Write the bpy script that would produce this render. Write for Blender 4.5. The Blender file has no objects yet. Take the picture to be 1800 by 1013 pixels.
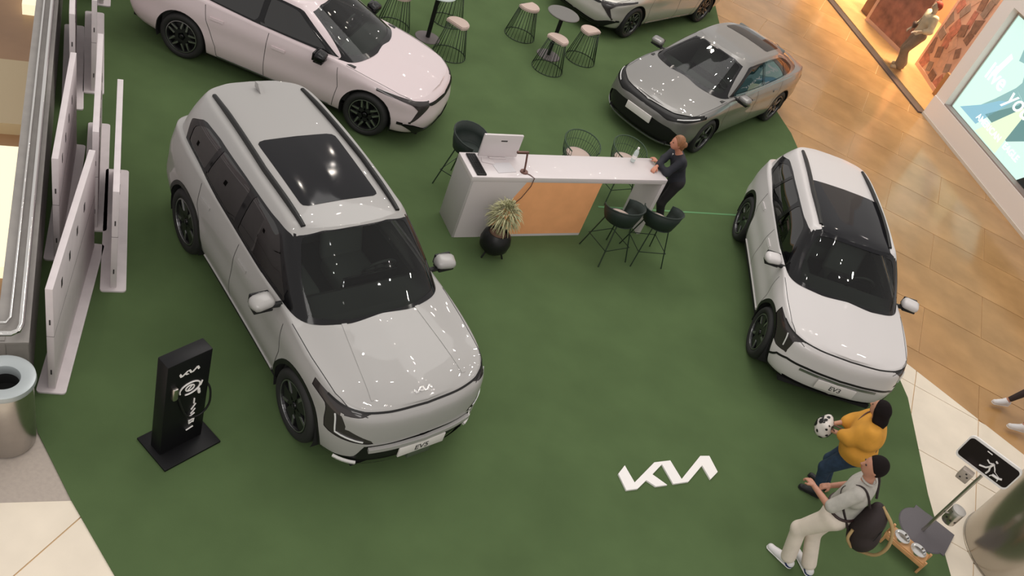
import bpy, bmesh, math, random
import numpy as np
from mathutils import Vector, Matrix
from mathutils.bvhtree import BVHTree
from mathutils.geometry import tessellate_polygon
random.seed(7); PI = math.pi
SC = bpy.context.scene
COL = SC.collection

# ------------------------------------------------------------------ camera, world, lamps, exposure
TILT, ROLL, CAM_H, FPX = 0.68219651, 0.40403324, 7.1573, 1569.61
cd = bpy.data.cameras.new('camera'); cam = bpy.data.objects.new('camera', cd); COL.objects.link(cam)
cd.sensor_width = 36.0; cd.lens = FPX / 1800 * 36.0; cd.clip_end = 200
_F = Vector((0, math.cos(TILT), -math.sin(TILT))); _R = Vector((1, 0, 0)); _U = _R.cross(_F)
_R2 = math.cos(ROLL) * _R + math.sin(ROLL) * _U; _U2 = -math.sin(ROLL) * _R + math.cos(ROLL) * _U
cam.matrix_world = Matrix(((_R2.x, _U2.x, -_F.x, 0), (_R2.y, _U2.y, -_F.y, 0), (_R2.z, _U2.z, -_F.z, CAM_H), (0, 0, 0, 1)))
SC.camera = cam
wd = bpy.data.worlds.new('mall_air'); SC.world = wd; wd.use_nodes = True
wd.node_tree.nodes['Background'].inputs[0].default_value = (1.0, .955, .92, 1)
wd.node_tree.nodes['Background'].inputs[1].default_value = 0.68
SC.view_settings.view_transform = 'Standard'; SC.view_settings.look = 'None'
SC.view_settings.gamma = 1.0; SC.view_settings.use_curve_mapping = False
SC.view_settings.exposure = 0.0
SC.cycles.use_denoising = True
SC.cycles.max_bounces = 7; SC.cycles.transparent_max_bounces = 16
SC.cycles.caustics_reflective = False; SC.cycles.caustics_refractive = False
SC.cycles.sample_clamp_indirect = 4.0

def lamp(name, kind, loc, power, color=(1, .9, .8), size=.3, rot=None, sy=None, spot=None):
    l = bpy.data.lights.new(name, kind); l.energy = power; l.color = color
    if kind == 'AREA':
        l.shape = 'DISK' if sy is None else 'RECTANGLE'; l.size = size
        if sy: l.size_y = sy
    if kind in ('POINT', 'SPOT'): l.shadow_soft_size = size
    if spot: l.spot_size = spot; l.spot_blend = .6
    o = bpy.data.objects.new(name, l); COL.objects.link(o); o.location = loc
    if rot: o.rotation_euler = rot
    return o
# broad soft overhead fill added for general light, then the ceiling downlights that sparkle in the car paint
lamp('overhead_fill', 'AREA', (-1.5, 17.5, 15.5), 640, (1, .97, .94), 11, sy=9)
lamp('front_fill', 'AREA', (1.5, -5.0, 11.5), 500, (1, .95, .91), 9, sy=4, rot=(math.radians(52), 0, 0))  # added fill behind the camera, brightens upright surfaces
for _p in ((7.6, 9.6, 8.5), (7.4, 7.4, 8.5), (8.8, 12.8, 8.5), (-4.2, 2.6, 8.5)): lamp('walkway_fill_lamp', 'AREA', _p, 34, (1, .93, .84), .3)  # extra fill lamps added to lift the cream floor
_rl = random.Random(11)
for (lx, ly) in [(-9, 14), (-7, 19), (-5.2, 15.5), (-4.4, 18.2), (-3.1, 21.3), (-2.6, 16.4), (-1.2, 18.9), (-.4, 21.9), (.6, 16.1), (1.3, 19.2), (2.4, 21.5),
                 (3.3, 17.2), (4.1, 19.9), (5.6, 22), (6.4, 18.1), (-5.9, 22.3), (0.2, 24.6), (-2.2, 26), (2.8, 25.5), (5.4, 26.3), (-6.8, 26), (8.2, 24.5),
                 (-3.8, 13.2), (-.9, 13.6), (2.1, 13.4), (4.8, 14.1), (7.6, 14.9), (-.7, 29), (3.9, 29.5), (-4.6, 29.3)]:
    lamp('downlight', 'AREA', (lx + _rl.uniform(-.3, .3), ly + _rl.uniform(-.3, .3), 13.2 + _rl.uniform(-.5, .5)), 15, (1, .90, .79), .20)
for _k in range(46):
    lamp('downlight', 'AREA', (_rl.uniform(-11, 12), _rl.uniform(9, 44), 13.4 + _rl.uniform(-.4, .4)), 8, (1, .92, .84), .13)
for _k in range(48):
    lamp('downlight', 'AREA', (_rl.uniform(-6.5, 9), _rl.uniform(3.5, 15), 12.6 + _rl.uniform(-.4, .4)), 3.2, (1, .94, .88), .11)

# ------------------------------------------------------------------ helpers
def finish(bm, name, mat, parent=None, smooth=True, angle=None):
    me = bpy.data.meshes.new(name); bm.to_mesh(me); bm.free()
    return link_mesh(me, name, mat, parent, smooth, angle)
def link_mesh(me, name, mat, parent=None, smooth=True, angle=None):
    o = bpy.data.objects.new(name, me); COL.objects.link(o)
    for m in (mat if isinstance(mat, (list, tuple)) else [mat]): me.materials.append(m)
    if smooth:
        me.shade_smooth()
        if angle: me.set_sharp_from_angle(angle=math.radians(angle))
    if parent: o.parent = parent
    return o
def tag(o, label=None, cat=None, group=None, kind=None):
    if label: o['label'] = label
    if cat: o['category'] = cat
    if group: o['group'] = group
    if kind: o['kind'] = kind
    return o
def empty(name, loc=(0, 0, 0), rz=0, label=None, cat=None, group=None):
    o = bpy.data.objects.new(name, None); COL.objects.link(o); o.location = loc; o.rotation_euler = (0, 0, rz)
    o.empty_display_size = .1
    return tag(o, label, cat, group)
def copy_tree(o, parent=None):
    c = o.copy(); COL.objects.link(c); c.parent = parent
    for ch in list(o.children): copy_tree(ch, c)
    return c
def box(bm, c, s, rz=0, bev=0, M=None):
    v = bmesh.ops.create_cube(bm, size=1)['verts']
    T = Matrix.Translation(c) @ Matrix.Rotation(rz, 4, 'Z') @ Matrix.Diagonal((s[0], s[1], s[2], 1))
    if M: T = M @ T
    bmesh.ops.transform(bm, matrix=T, verts=v)
    if bev:
        es = list({e for q in v for e in q.link_edges})
        bmesh.ops.bevel(bm, geom=es, offset=bev, segments=2, affect='EDGES', profile=.5)
def Box(name, c, s, mat, parent=None, rz=0, bev=0, smooth=False):
    bm = bmesh.new(); box(bm, c, s, rz, bev); return finish(bm, name, mat, parent, bool(bev) or smooth, 40)
def tube(bm, pts, r, n=8, closed=False, cap=True):
    pts = [Vector(p) for p in pts]; N = len(pts); rs = r if isinstance(r, (list, tuple)) else [r] * N
    rings = []; up = None
    for i, p in enumerate(pts):
        if closed: d = pts[(i + 1) % N] - pts[i - 1]
        else: d = pts[min(i + 1, N - 1)] - pts[max(i - 1, 0)]
        d.normalize()
        if up is None:
            up = Vector((0, 0, 1)) if abs(d.z) < .9 else Vector((1, 0, 0))
        a = d.cross(up).normalized(); b = a.cross(d).normalized(); up = b
        rings.append([bm.verts.new(p + (a * math.cos(t) + b * math.sin(t)) * rs[i]) for t in [2 * PI * k / n for k in range(n)]])
    for i in range(N if closed else N - 1):
        A, B = rings[i], rings[(i + 1) % N]
        for k in range(n): bm.faces.new((A[k], A[(k + 1) % n], B[(k + 1) % n], B[k]))
    if cap and not closed:
        bm.faces.new(rings[0][::-1]); bm.faces.new(rings[-1])
def Tube(name, pts, r, mat, parent=None, n=8, closed=False, smooth=0):
    if smooth: pts = [Vector(p) for p in catmull([tuple(p) for p in pts], smooth)]
    bm = bmesh.new(); tube(bm, pts, r, n, closed); bmesh.ops.recalc_face_normals(bm, faces=bm.faces)
    return finish(bm, name, mat, parent, True, 50)
def lathe(bm, prof, n=32, M=None, close=False):
    rings = []; new = []
    for (r, z) in prof:
        if r < 1e-6: q = [bm.verts.new((0, 0, z))]
        else: q = [bm.verts.new((r * math.cos(2 * PI * k / n), r * math.sin(2 * PI * k / n), z)) for k in range(n)]
        rings.append(q); new += q
    prs = list(zip(rings, rings[1:])) + ([(rings[-1], rings[0])] if close else [])
    for A, B in prs:
        for k in range(n):
            a, b = A[k % len(A)], A[(k + 1) % len(A)]; c, d = B[(k + 1) % len(B)], B[k % len(B)]
            f = [v for i, v in enumerate((a, b, c, d)) if v not in (a, b, c, d)[:i]]
            if len(f) > 2: bm.faces.new(f)
    if M: bmesh.ops.transform(bm, matrix=M, verts=new)
def Lathe(name, prof, mat, parent=None, n=32, loc=(0, 0, 0), M=None, angle=40, close=False):
    bm = bmesh.new(); lathe(bm, prof, n, M or Matrix.Translation(loc), close); bmesh.ops.recalc_face_normals(bm, faces=bm.faces)
    return finish(bm, name, mat, parent, True, angle)
def prism(bm, pts, z0, z1, M=None):
    a = [bm.verts.new((x, y, z0)) for x, y in pts]; b = [bm.verts.new((x, y, z1)) for x, y in pts]; n = len(pts)
    f = [bm.faces.new(a[::-1]), bm.faces.new(b)] + [bm.faces.new((a[i], a[(i + 1) % n], b[(i + 1) % n], b[i])) for i in range(n)]
    if n > 4:
        bmesh.ops.delete(bm, geom=f[:2], context='FACES_ONLY')
        for t in tessellate_polygon([[Vector((x, y, 0)) for x, y in pts]]):
            bm.faces.new([a[i] for i in t][::-1]); bm.faces.new([b[i] for i in t])
    if M: bmesh.ops.transform(bm, matrix=M, verts=a + b)
def Prism(name, pts, z0, z1, mat, parent=None, M=None):
    bm = bmesh.new(); prism(bm, pts, z0, z1, M); bmesh.ops.recalc_face_normals(bm, faces=bm.faces)
    return finish(bm, name, mat, parent, False)
def Text(name, s, size, mat, parent, M, depth=.004, bold=0, align='CENTER', shear=0, sx=1):
    cu = bpy.data.curves.new(name, 'FONT'); cu.body = s; cu.size = size; cu.extrude = depth; cu.offset = bold
    cu.align_x = align; cu.align_y = 'CENTER'; cu.shear = shear; cu.resolution_u = 3
    t = bpy.data.objects.new(name, cu); me = bpy.data.meshes.new_from_object(t); bpy.data.objects.remove(t); bpy.data.curves.remove(cu)
    me.transform(M @ Matrix.Diagonal((sx, 1, 1, 1)))
    return link_mesh(me, name, mat, parent, False)
def frame(o, x, y, z=None):
    x = Vector(x).normalized(); y = Vector(y); y = (y - x * y.dot(x)).normalized(); z = x.cross(y)
    return Matrix(((x.x, y.x, z.x, o[0]), (x.y, y.y, z.y, o[1]), (x.z, y.z, z.z, o[2]), (0, 0, 0, 1)))

# ------------------------------------------------------------------ materials
MATS = {}
def mat(name, col, rough=.5, metal=0, spec=.5, coat=0, coat_r=.012, noise=0, nscale=20, bump=0, bscale=200, emit=0, emit_col=None, detail=4, sheen=0, flake=0):
    m = bpy.data.materials.new(name); m.use_nodes = True; nt = m.node_tree; b = nt.nodes['Principled BSDF']
    b.inputs['Base Color'].default_value = (*col, 1); b.inputs['Roughness'].default_value = rough
    b.inputs['Metallic'].default_value = metal; b.inputs['Specular IOR Level'].default_value = spec
    b.inputs['Coat Weight'].default_value = coat; b.inputs['Coat Roughness'].default_value = coat_r
    if sheen: b.inputs['Sheen Weight'].default_value = sheen
    if emit:
        b.inputs['Emission Color'].default_value = (*(emit_col or col), 1); b.inputs['Emission Strength'].default_value = emit
    if noise or bump or flake:
        tc = nt.nodes.new('ShaderNodeTexCoord')
    if noise:
        n = nt.nodes.new('ShaderNodeTexNoise'); n.inputs['Scale'].default_value = nscale; n.inputs['Detail'].default_value = detail
        nt.links.new(tc.outputs['Object'], n.inputs['Vector'])
        r = nt.nodes.new('ShaderNodeValToRGB'); nt.links.new(n.outputs['Fac'], r.inputs[0])
        r.color_ramp.elements[0].position = .3; r.color_ramp.elements[1].position = .7
        r.color_ramp.elements[0].color = (*[max(0, c * (1 - noise)) for c in col], 1)
        r.color_ramp.elements[1].color = (*[min(1, c * (1 + noise)) for c in col], 1)
        nt.links.new(r.outputs[0], b.inputs['Base Color'])
    if bump:
        n = nt.nodes.new('ShaderNodeTexNoise'); n.inputs['Scale'].default_value = bscale; n.inputs['Detail'].default_value = 2
        nt.links.new(tc.outputs['Object'], n.inputs['Vector'])
        bp = nt.nodes.new('ShaderNodeBump'); bp.inputs['Strength'].default_value = bump; bp.inputs['Distance'].default_value = .004
        nt.links.new(n.outputs['Fac'], bp.inputs['Height']); nt.links.new(bp.outputs[0], b.inputs['Normal'])
    MATS[name] = m; return m
def glass(name, tint, refl=1.5, rough=.02, haze=0.0, hazecol=(.1, .1, .1)):
    m = bpy.data.materials.new(name); m.use_nodes = True; nt = m.node_tree; nt.nodes.clear()
    o = nt.nodes.new('ShaderNodeOutputMaterial'); mx = nt.nodes.new('ShaderNodeMixShader'); fr = nt.nodes.new('ShaderNodeFresnel')
    t = nt.nodes.new('ShaderNodeBsdfTransparent'); g = nt.nodes.new('ShaderNodeBsdfGlossy'); fr.inputs[0].default_value = refl
    t.inputs[0].default_value = (*tint, 1); g.inputs['Roughness'].default_value = rough; g.inputs[0].default_value = (1, 1, 1, 1)
    src = t
    if haze:
        d = nt.nodes.new('ShaderNodeBsdfDiffuse'); d.inputs[0].default_value = (*hazecol, 1)
        m2 = nt.nodes.new('ShaderNodeMixShader'); m2.inputs[0].default_value = haze
        nt.links.new(t.outputs[0], m2.inputs[1]); nt.links.new(d.outputs[0], m2.inputs[2]); src = m2
    nt.links.new(fr.outputs[0], mx.inputs[0]); nt.links.new(src.outputs[0], mx.inputs[1]); nt.links.new(g.outputs[0], mx.inputs[2]); nt.links.new(mx.outputs[0], o.inputs[0])
    MATS[name] = m; return m
M_white = mat('pearl_white_paint', (.59, .565, .56), .4, spec=.3, coat=.6)
M_rose = mat('rosy_white_paint', (.64, .545, .56), .4, spec=.3, coat=.6)
M_silver = mat('warm_silver_paint', (.36, .35, .34), .4, metal=.08, spec=.3, coat=.5)
M_grey = mat('slate_grey_paint', (.20, .195, .185), .35, metal=.45, coat=1)
M_pale = mat('pale_silver_paint', (.48, .46, .42), .35, metal=.3, coat=.9)
M_blk = mat('black_trim', (.010, .010, .010), .4, spec=.3)
M_gloss = mat('gloss_black', (.006, .006, .007), .10, spec=.35)
M_rub = mat('tyre_rubber', (.014, .014, .014), .7, bump=.15, bscale=90)
M_rim = mat('dark_alloy', (.03, .03, .032), .3, metal=.6)
M_mach = mat('machined_alloy', (.34, .34, .35), .3, metal=.9)
M_chrome = mat('chrome', (.75, .74, .72), .12, metal=1)
M_letter0 = mat('bright_bar', (.70, .68, .66), .3)
M_seam = mat('panel_gap', (.03, .03, .03), .8)
M_lens = mat('lamp_lens', (.035, .03, .03), .08, spec=.5)
M_drl = mat('lamp_bar', (.75, .75, .75), .2, coat=1)
M_red = mat('tail_lamp_red', (.25, .02, .02), .1, coat=1)
M_plate = mat('number_plate_white', (.72, .68, .66), .4)
M_ink = mat('plate_ink', (.05, .05, .05), .5)
M_glassd = glass('tinted_side_glass', (.05, .05, .05), 1.75)
M_glassw = glass('windscreen_glass', (.62, .68, .64), 1.38)
M_roofg = mat('roof_glass', (.006, .006, .008), .06, spec=.28)
M_int = mat('cabin_trim_dark', (.035, .036, .035), .7)
M_seat = mat('seat_fabric_grey', (.13, .135, .13), .75)
M_seatl = mat('seat_fabric_light', (.30, .31, .29), .75)
M_under = mat('underbody_black', (.006, .006, .006), .9)
# ------------------------------------------------------------------ setting
M_carpet = mat('green_turf_carpet', (.083, .128, .053), .95, spec=.1, noise=.10, nscale=1.3, bump=.15, bscale=260, detail=8)
M_carpet2 = mat('green_seam_tape', (.10, .25, .10), .8)
M_brown = mat('brown_polished_tile', (.42, .24, .10), .16, spec=.4, noise=.18, nscale=1.4, detail=6)
M_cream = mat('cream_polished_tile', (.80, .71, .58), .22, noise=.05, nscale=2.5)
M_greyst = mat('grey_granite', (.42, .36, .31), .45, noise=.06, nscale=30)
M_grout = mat('pale_grout', (.62, .42, .22), .8)
M_wallw = mat('shop_wall_white', (.80, .745, .71), .6)
M_threshold = mat('shop_threshold_metal', (.11, .085, .08), .4, metal=.3)
M_shopfl = mat('shop_floor_oak', (.66, .42, .20), .35, noise=.08, nscale=5)
M_shopw = mat('shop_back_wall', (.45, .22, .12), .7)
M_steel = mat('brushed_steel', (.55, .52, .48), .28, metal=1, noise=.05, nscale=8)
M_steeld = mat('column_steel', (.42, .38, .32), .22, metal=.9)
M_clad = mat('parapet_cladding', (.33, .31, .29), .45, metal=.2, noise=.08, nscale=6)
M_lowfl = mat('lower_floor_tan', (.40, .24, .13), .4, noise=.1, nscale=1)
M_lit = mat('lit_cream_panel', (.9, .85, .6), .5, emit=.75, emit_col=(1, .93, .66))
M_cream2 = mat('cream_panel', (.62, .52, .34), .6)
M_pane = glass('clear_pane', (.96, .97, .96), 1.35, .02)

def clip_poly(P, o, n):
    """keep the part of polygon P with (p-o).n >= 0"""
    out = []
    for i in range(len(P)):
        a, b = P[i], P[(i + 1) % len(P)]
        da = (a[0] - o[0]) * n[0] + (a[1] - o[1]) * n[1]; db = (b[0] - o[0]) * n[0] + (b[1] - o[1]) * n[1]
        if da >= 0: out.append(a)
        if da * db < 0:
            t = da / (da - db); out.append((a[0] + (b[0] - a[0]) * t, a[1] + (b[1] - a[1]) * t))
    return out
def area(P): return abs(sum(P[i][0] * P[(i + 1) % len(P)][1] - P[(i + 1) % len(P)][0] * P[i][1] for i in range(len(P)))) / 2
def inpoly(x, y, P):
    r = False
    for i in range(len(P)):
        (ax, ay), (bx, by) = P[i], P[i - 1]
        if (ay > y) != (by > y) and x < (bx - ax) * (y - ay) / (by - ay) + ax: r = not r
    return r
RD = np.array([.541, -.841]); NL = np.array([-.841, -.541])      # along the parapet towards the camera; towards the void
PE = np.array([-3.60, 4.60])                                     # near foot of the parapet
def pr(t, o): q = PE - RD * t + NL * o; return (float(q[0]), float(q[1]))
FLOOR = [pr(0, .2), pr(20, .2), (-14.6, 40), (18, 40), (18, -3), (-8, -3), (-8, 1.77)]
fl = Prism('floor', FLOOR, -.30, -.012, M_grout, None); tag(fl, kind='structure')
CARPET = [(-3.35, 4.34), (-3.62, 4.63), pr(14, -.0), (-11.3, 34), (-1.5, 34), (1.75, 22.03), (2.01, 20.55), (3.81, 16.58), (5.59, 9.99), (5.68, 8.29), (5.82, 7.15), (6.2, 4), (6.2, -1), (-.3, -1), (-.5, 1.9), (-2.03, 3.44), (-2.71, 3.88)]
cp = Prism('carpet', CARPET, -.005, .012, M_carpet, None); tag(cp, 'green artificial turf carpet spread under all the cars', 'carpet')
Box('seam_tape', (1.82, 12.09, .0135), (2.66, .035, .004), M_carpet2, cp, rz=math.atan2(1.45, 2.23))
# tiles: brown walkway, cream apron at the right, cream apron at the lower left, grey slab by the bin
EU = (.9816, -.1908); EV_ = (.1908, .9816)
CL = (5.67, 10.77); CN = (.495, .869)
W0 = (7.06, 20.47); WD = (.36712, -.93018); WN = (-.93018, -.36712)
def uvp(u, v): return (u * EU[0] + v * EV_[0], u * EU[1] + v * EV_[1])
def tiles(region_clip, ulen, u0, v0, u_rng, v_rng, m, stag, name='tile', keep=lambda x, y: True):
    g = .006; shared = {}
    for j in range(*v_rng):
        for i in range(*u_rng):
            ua = u0 + i * ulen + (stag if j % 2 else 0); va = v0 + j * 1.293
            P = [uvp(ua + g, va + g), uvp(ua + ulen - g, va + g), uvp(ua + ulen - g, va + 1.293 - g), uvp(ua + g, va + 1.293 - g)]
            A0 = area(P)
            for o_, n_ in region_clip:
                P = clip_poly(P, o_, n_)
                if len(P) < 3: break
            if len(P) < 3 or area(P) < .004: continue
            if all(inpoly(x, y, CARPET) for x, y in P): continue
            cx = sum(p[0] for p in P) / len(P); cy = sum(p[1] for p in P) / len(P)
            if not keep(cx, cy): continue
            if area(P) > A0 * .999 and 'me' in shared:
                o = bpy.data.objects.new(name, shared['me']); COL.objects.link(o)
            else:
                bm = bmesh.new(); prism(bm, [(x - P[0][0], y - P[0][1]) for x, y in P], -.012, 0); bmesh.ops.recalc_face_normals(bm, faces=bm.faces)
                o = finish(bm, name, m, None, False)
                if area(P) > A0 * .999: shared['me'] = o.data
            o.location = (P[0][0], P[0][1], 0); o.parent = fl
tiles([(CL, CN), (W0, WN)], 1.92, 3.65 - 1.92, 12.09 - 1.293 * 6, (-3, 6), (0, 22), M_brown, .96, keep=lambda x, y: 0 < x < 12 and y < 34)
tiles([(CL, (-CN[0], -CN[1]))], .96, 3.66, 11.25 - 1.293 * 8, (-1, 10), (-2, 10), M_cream, .0, keep=lambda x, y: x > 5)
SO = (-3.17, 3.62); SN = (-.49, .87)
tiles([(SO, (-SN[0], -SN[1]))], .96, -.35, 3.53 - 1.293 * 4, (-7, 2), (0, 5), M_cream, .0, keep=lambda x, y: x < 0)
gs = Prism('floor_slab', [(-8, .9), (-2.71, 3.88), (-2.71, 4.0), (-3.35, 4.45), pr(-.0, -.02), pr(0, .2), (-8, 1.77)], -.012, 0.0, M_greyst, fl)
# lower storey seen over the parapet
lf = Box('floor_lower', (-12, 11, -4.3), (16, 26, .1), M_lowfl, None); tag(lf, kind='structure')
def low_box(nm, pts, z0, z1, m, lab, cat): return tag(Prism(nm, pts, z0, z1, m, None), lab, cat)
def lowpts(t0, t1, o0, o1):
    b = np.array([-7.47, 9.24]); q = lambda t, o: tuple(b - RD * t + NL * o); return [q(t0, o0), q(t1, o0), q(t1, o1), q(t0, o1)]
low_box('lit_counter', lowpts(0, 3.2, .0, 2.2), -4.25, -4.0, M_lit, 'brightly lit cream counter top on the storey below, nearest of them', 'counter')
low_box('cream_bench', lowpts(3.9, 6.1, .05, .95), -4.25, -4.0, M_cream2, 'dull cream bench on the storey below beside the parapet', 'bench')
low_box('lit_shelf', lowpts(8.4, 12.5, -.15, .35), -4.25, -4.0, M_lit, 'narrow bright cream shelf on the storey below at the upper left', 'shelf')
low_box('dark_kiosk', lowpts(7, 13, 1.35, 3.5), -4.25, -3.6, M_greyst, 'dark grey kiosk block on the storey below at the upper left corner', 'kiosk')
fs = Prism('floor_edge', [pr(0, .2), pr(20, .2), pr(20, .24), pr(0, .24)], -.9, -.02, M_clad, None); tag(fs, kind='structure')
# parapet with its chrome rails
pa = empty('parapet', (*pr(0, .1), 0), 0, 'grey clad parapet with chrome handrail along the left edge of the carpet', 'parapet')
Mi = Matrix.Translation((-pr(0, .1)[0], -pr(0, .1)[1], 0))
k = 0; seg = 2.4
while k * seg < 16:
    Prism('cladding_panel', [pr(k * seg + .006, .0), pr((k + 1) * seg - .006, .0), pr((k + 1) * seg - .006, .22), pr(k * seg + .006, .22)], 0, .79, M_clad, pa, Mi); k += 1
Prism('coping', [pr(-.02, -.01), pr(16, -.01), pr(16, .24), pr(-.02, .24)], .79, .81, M_clad, pa, Mi)
def rp(t, o, z): q = pr(t, o); c = pr(0, .1); return (q[0] - c[0], q[1] - c[1], z)
Tube('handrail', [rp(16, .05, 0.90), rp(4, .05, 0.90), rp(.10, .05, 0.90), rp(.03, .07, 0.90), rp(.0, .12, 0.90), rp(.0, .5, 0.90), rp(0, 1.8, 0.90)], .024, M_chrome, pa, 10)
Tube('handrail', [rp(16, .14, .865), rp(4, .14, .865), rp(.22, .14, .865), rp(.16, .17, .865), rp(.16, .5, .865), rp(.16, 1.8, .865)], .014, M_chrome, pa, 8)
for t in range(0, 16, 2):
    Tube('rail_post', [rp(t + .5, .06, .80), rp(t + .5, .06, .89)], .012, M_chrome, pa, 8)
Prism('end_panel', [pr(.0, .17), pr(.12, .17), pr(.12, 2.4), pr(.0, 2.4)], 0, .82, M_clad, pa, Mi)
# big steel column, lower right
cl = Lathe('column', [(.712, -.01), (.712, .012), (.70, .014), (.70, 7.5)], M_steeld, None, 64, loc=(6.80, 7.82, 0)); tag(cl, kind='structure')

# ---- shop front. frame: s along the wall towards the camera, d depth behind the wall line, z up
def wp(s, d, z=0): return (W0[0] + WD[0] * s - WN[0] * d, W0[1] + WD[1] * s - WN[1] * d, z)
def WBox(name, s0, s1, d0, d1, z0, z1, m, parent=None, off=None):
    M = Matrix.Translation((0, 0, 0)) if off is None else Matrix.Translation((-off[0], -off[1], -off[2]))
    P = [wp(s0, d0)[:2], wp(s1, d0)[:2], wp(s1, d1)[:2], wp(s0, d1)[:2]]
    return Prism(name, P, z0, z1, m, parent, M)
wl = empty('wall_right'); tag(wl, kind='structure')
WBox('wall_base', .0, 11, -.02, .6, -.01, .50, M_wallw, wl)
WBox('wall_jamb', .0, .40, .0, .6, .50, 4.2, M_wallw, wl)
WBox('wall_header', .40, 11, .0, .6, 2.86, 4.2, M_wallw, wl)
WBox('sill', .40, 11, .0, .22, .50, .53, mat('recess_sill', (.30, .24, .22), .5), wl)
WBox('baseboard_strip', .0, 11, -.035, -.02, 0, .06, mat('pale_skirting', (.62, .56, .48), .5), wl)
th = WBox('trim_1', -14, .0, -.14, .05, -.01, .035, M_threshold); tag(th, kind='structure')
sf = WBox('floor_shop', -14, .0, .05, 6, -.01, .06, M_shopfl); tag(sf, kind='structure')
bw = WBox('wall_shop', -14, 3, 4.0, 4.2, 0, 4, M_shopw); tag(bw, kind='structure')
wi = empty('window_1'); tag(wi, kind='structure')
for i in range(5):
    a_, b_ = wp(-2.4 * (i + 1) + .01, .04), wp(-2.4 * i - .01, .04)
    me = bpy.data.meshes.new('pane'); me.from_pydata([(a_[0], a_[1], .06), (b_[0], b_[1], .06), (b_[0], b_[1], 3.3), (a_[0], a_[1], 3.3)], [], [(0, 1, 2, 3)]); link_mesh(me, 'pane', M_pane, wi, False)
hd_ = WBox('shop_glare_blocker', -14, .0, -.02, .35, 3.0, 7.5, M_wallw); tag(hd_, kind='structure')  # unseen beam added to keep shop lamp glare off the brown tiles
lamp('shop_lamp', 'AREA', wp(-3.0, 1.3, 4.7), 620, (1, .72, .42), 1.2)
lamp('shop_lamp', 'AREA', wp(-6.5, 1.4, 4.7), 520, (1, .72, .42), 1.2)

# ---- backlit picture
def emis(name, col, s=1.0): return mat(name, tuple(c * .3 for c in col), .4, emit=s, emit_col=col)
E_bg = emis('poster_mint', (.62, .86, .78)); E_jl = emis('poster_jeans_light', (.26, .46, .46)); E_jm = emis('poster_jeans_mid', (.13, .27, .27))
E_jd = emis('poster_jeans_dark', (.03, .10, .10)); E_w = emis('poster_white', (.95, 1, .96)); E_b = emis('poster_blue', (.25, .50, .62)); E_k = emis('poster_black', (.01, .012, .012)); E_y = emis('poster_pale', (.72, .85, .62))
LO = wp(.45, .18, .54)
lb = empty('lightbox', LO, 0, 'backlit denim advertisement with white lettering set in the right wall', 'sign')
FM = frame((0, 0, 0), WD + (0,), (0, 0, 1))         # u along the wall, v up, normal to the walkway
def LP(name, pts, m, layer, parent=None):
    bm = bmesh.new(); prism(bm, pts, -.004, .002 + layer * .0015, FM); bmesh.ops.recalc_face_normals(bm, faces=bm.faces)
    return finish(bm, name, m, parent or lb, False)
LP('light_panel', [(0, 0), (6, 0), (6, 2.22), (0, 2.22)], E_bg, 0)
pic = LP('jeans_picture', [(.60, 2.1), (.75, 1.95), (1.7, 2.2), (6, 2.2), (6, 0), (2.2, 0), (1.9, .35), (1.75, 1.05), (1.2, 1.2), (.9, .75), (.55, .3), (1.0, .62), (1.25, 1.35), (1.05, 1.65), (.8, 1.6)], E_jl, 1)
LP('picture_shade', [(.95, .40), (1.55, 1.0), (1.85, 1.9), (2.6, 2.2), (6, 2.2), (6, .9), (2.4, .7), (1.9, .35)], E_jm, 2, pic)
LP('picture_shade', [(.7, 2.22), (.85, 1.9), (1.15, 1.85), (1.2, 2.05), (1.6, 2.0), (1.9, 2.22)], E_jd, 3, pic)
LP('picture_shade', [(.2, .12), (.9, .12), (1.35, .95), (1.05, .8), (.7, .48)], E_b, 2, pic)
LP('picture_light', [(1.0, .02), (1.85, .02), (1.85, 0.90), (1.72, 1.05)], E_y, 3, pic)
LP('picture_light', [(.35, 1.05), (.5, 1.05), (.62, 1.55), (.5, 1.6)], E_w, 1, pic)
LP('picture_shade', [(2.75, 0), (6, 0), (6, .85), (3.3, .75)], E_k, 3, pic)
def LT(s, u, v, size, bold=0, sh=0): return Text('lettering', s, size, E_w, lb, FM @ Matrix.Translation((u, v, .012)), .002, bold=bold, align='LEFT', shear=sh)
LT('live', .24, 1.07, .50, .006); LT('your', 1.16, 1.03, .52, .004, .3); LT('AMERICAN', .80, .27, .19, .003); LT('EAGLE', 1.90, .27, .19, .003)
lb_frame = bmesh.new()
for (u0, v0, u1, v1) in [(-.03, -.03, 6, 0), (-.03, 2.22, 6, 2.25), (-.03, 0, 0, 2.22)]:
    prism(lb_frame, [(u0, v0), (u1, v0), (u1, v1), (u0, v1)], -.03, .02, FM)
bmesh.ops.recalc_face_normals(lb_frame, faces=lb_frame.faces); finish(lb_frame, 'frame', M_steel, lb, False)
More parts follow.
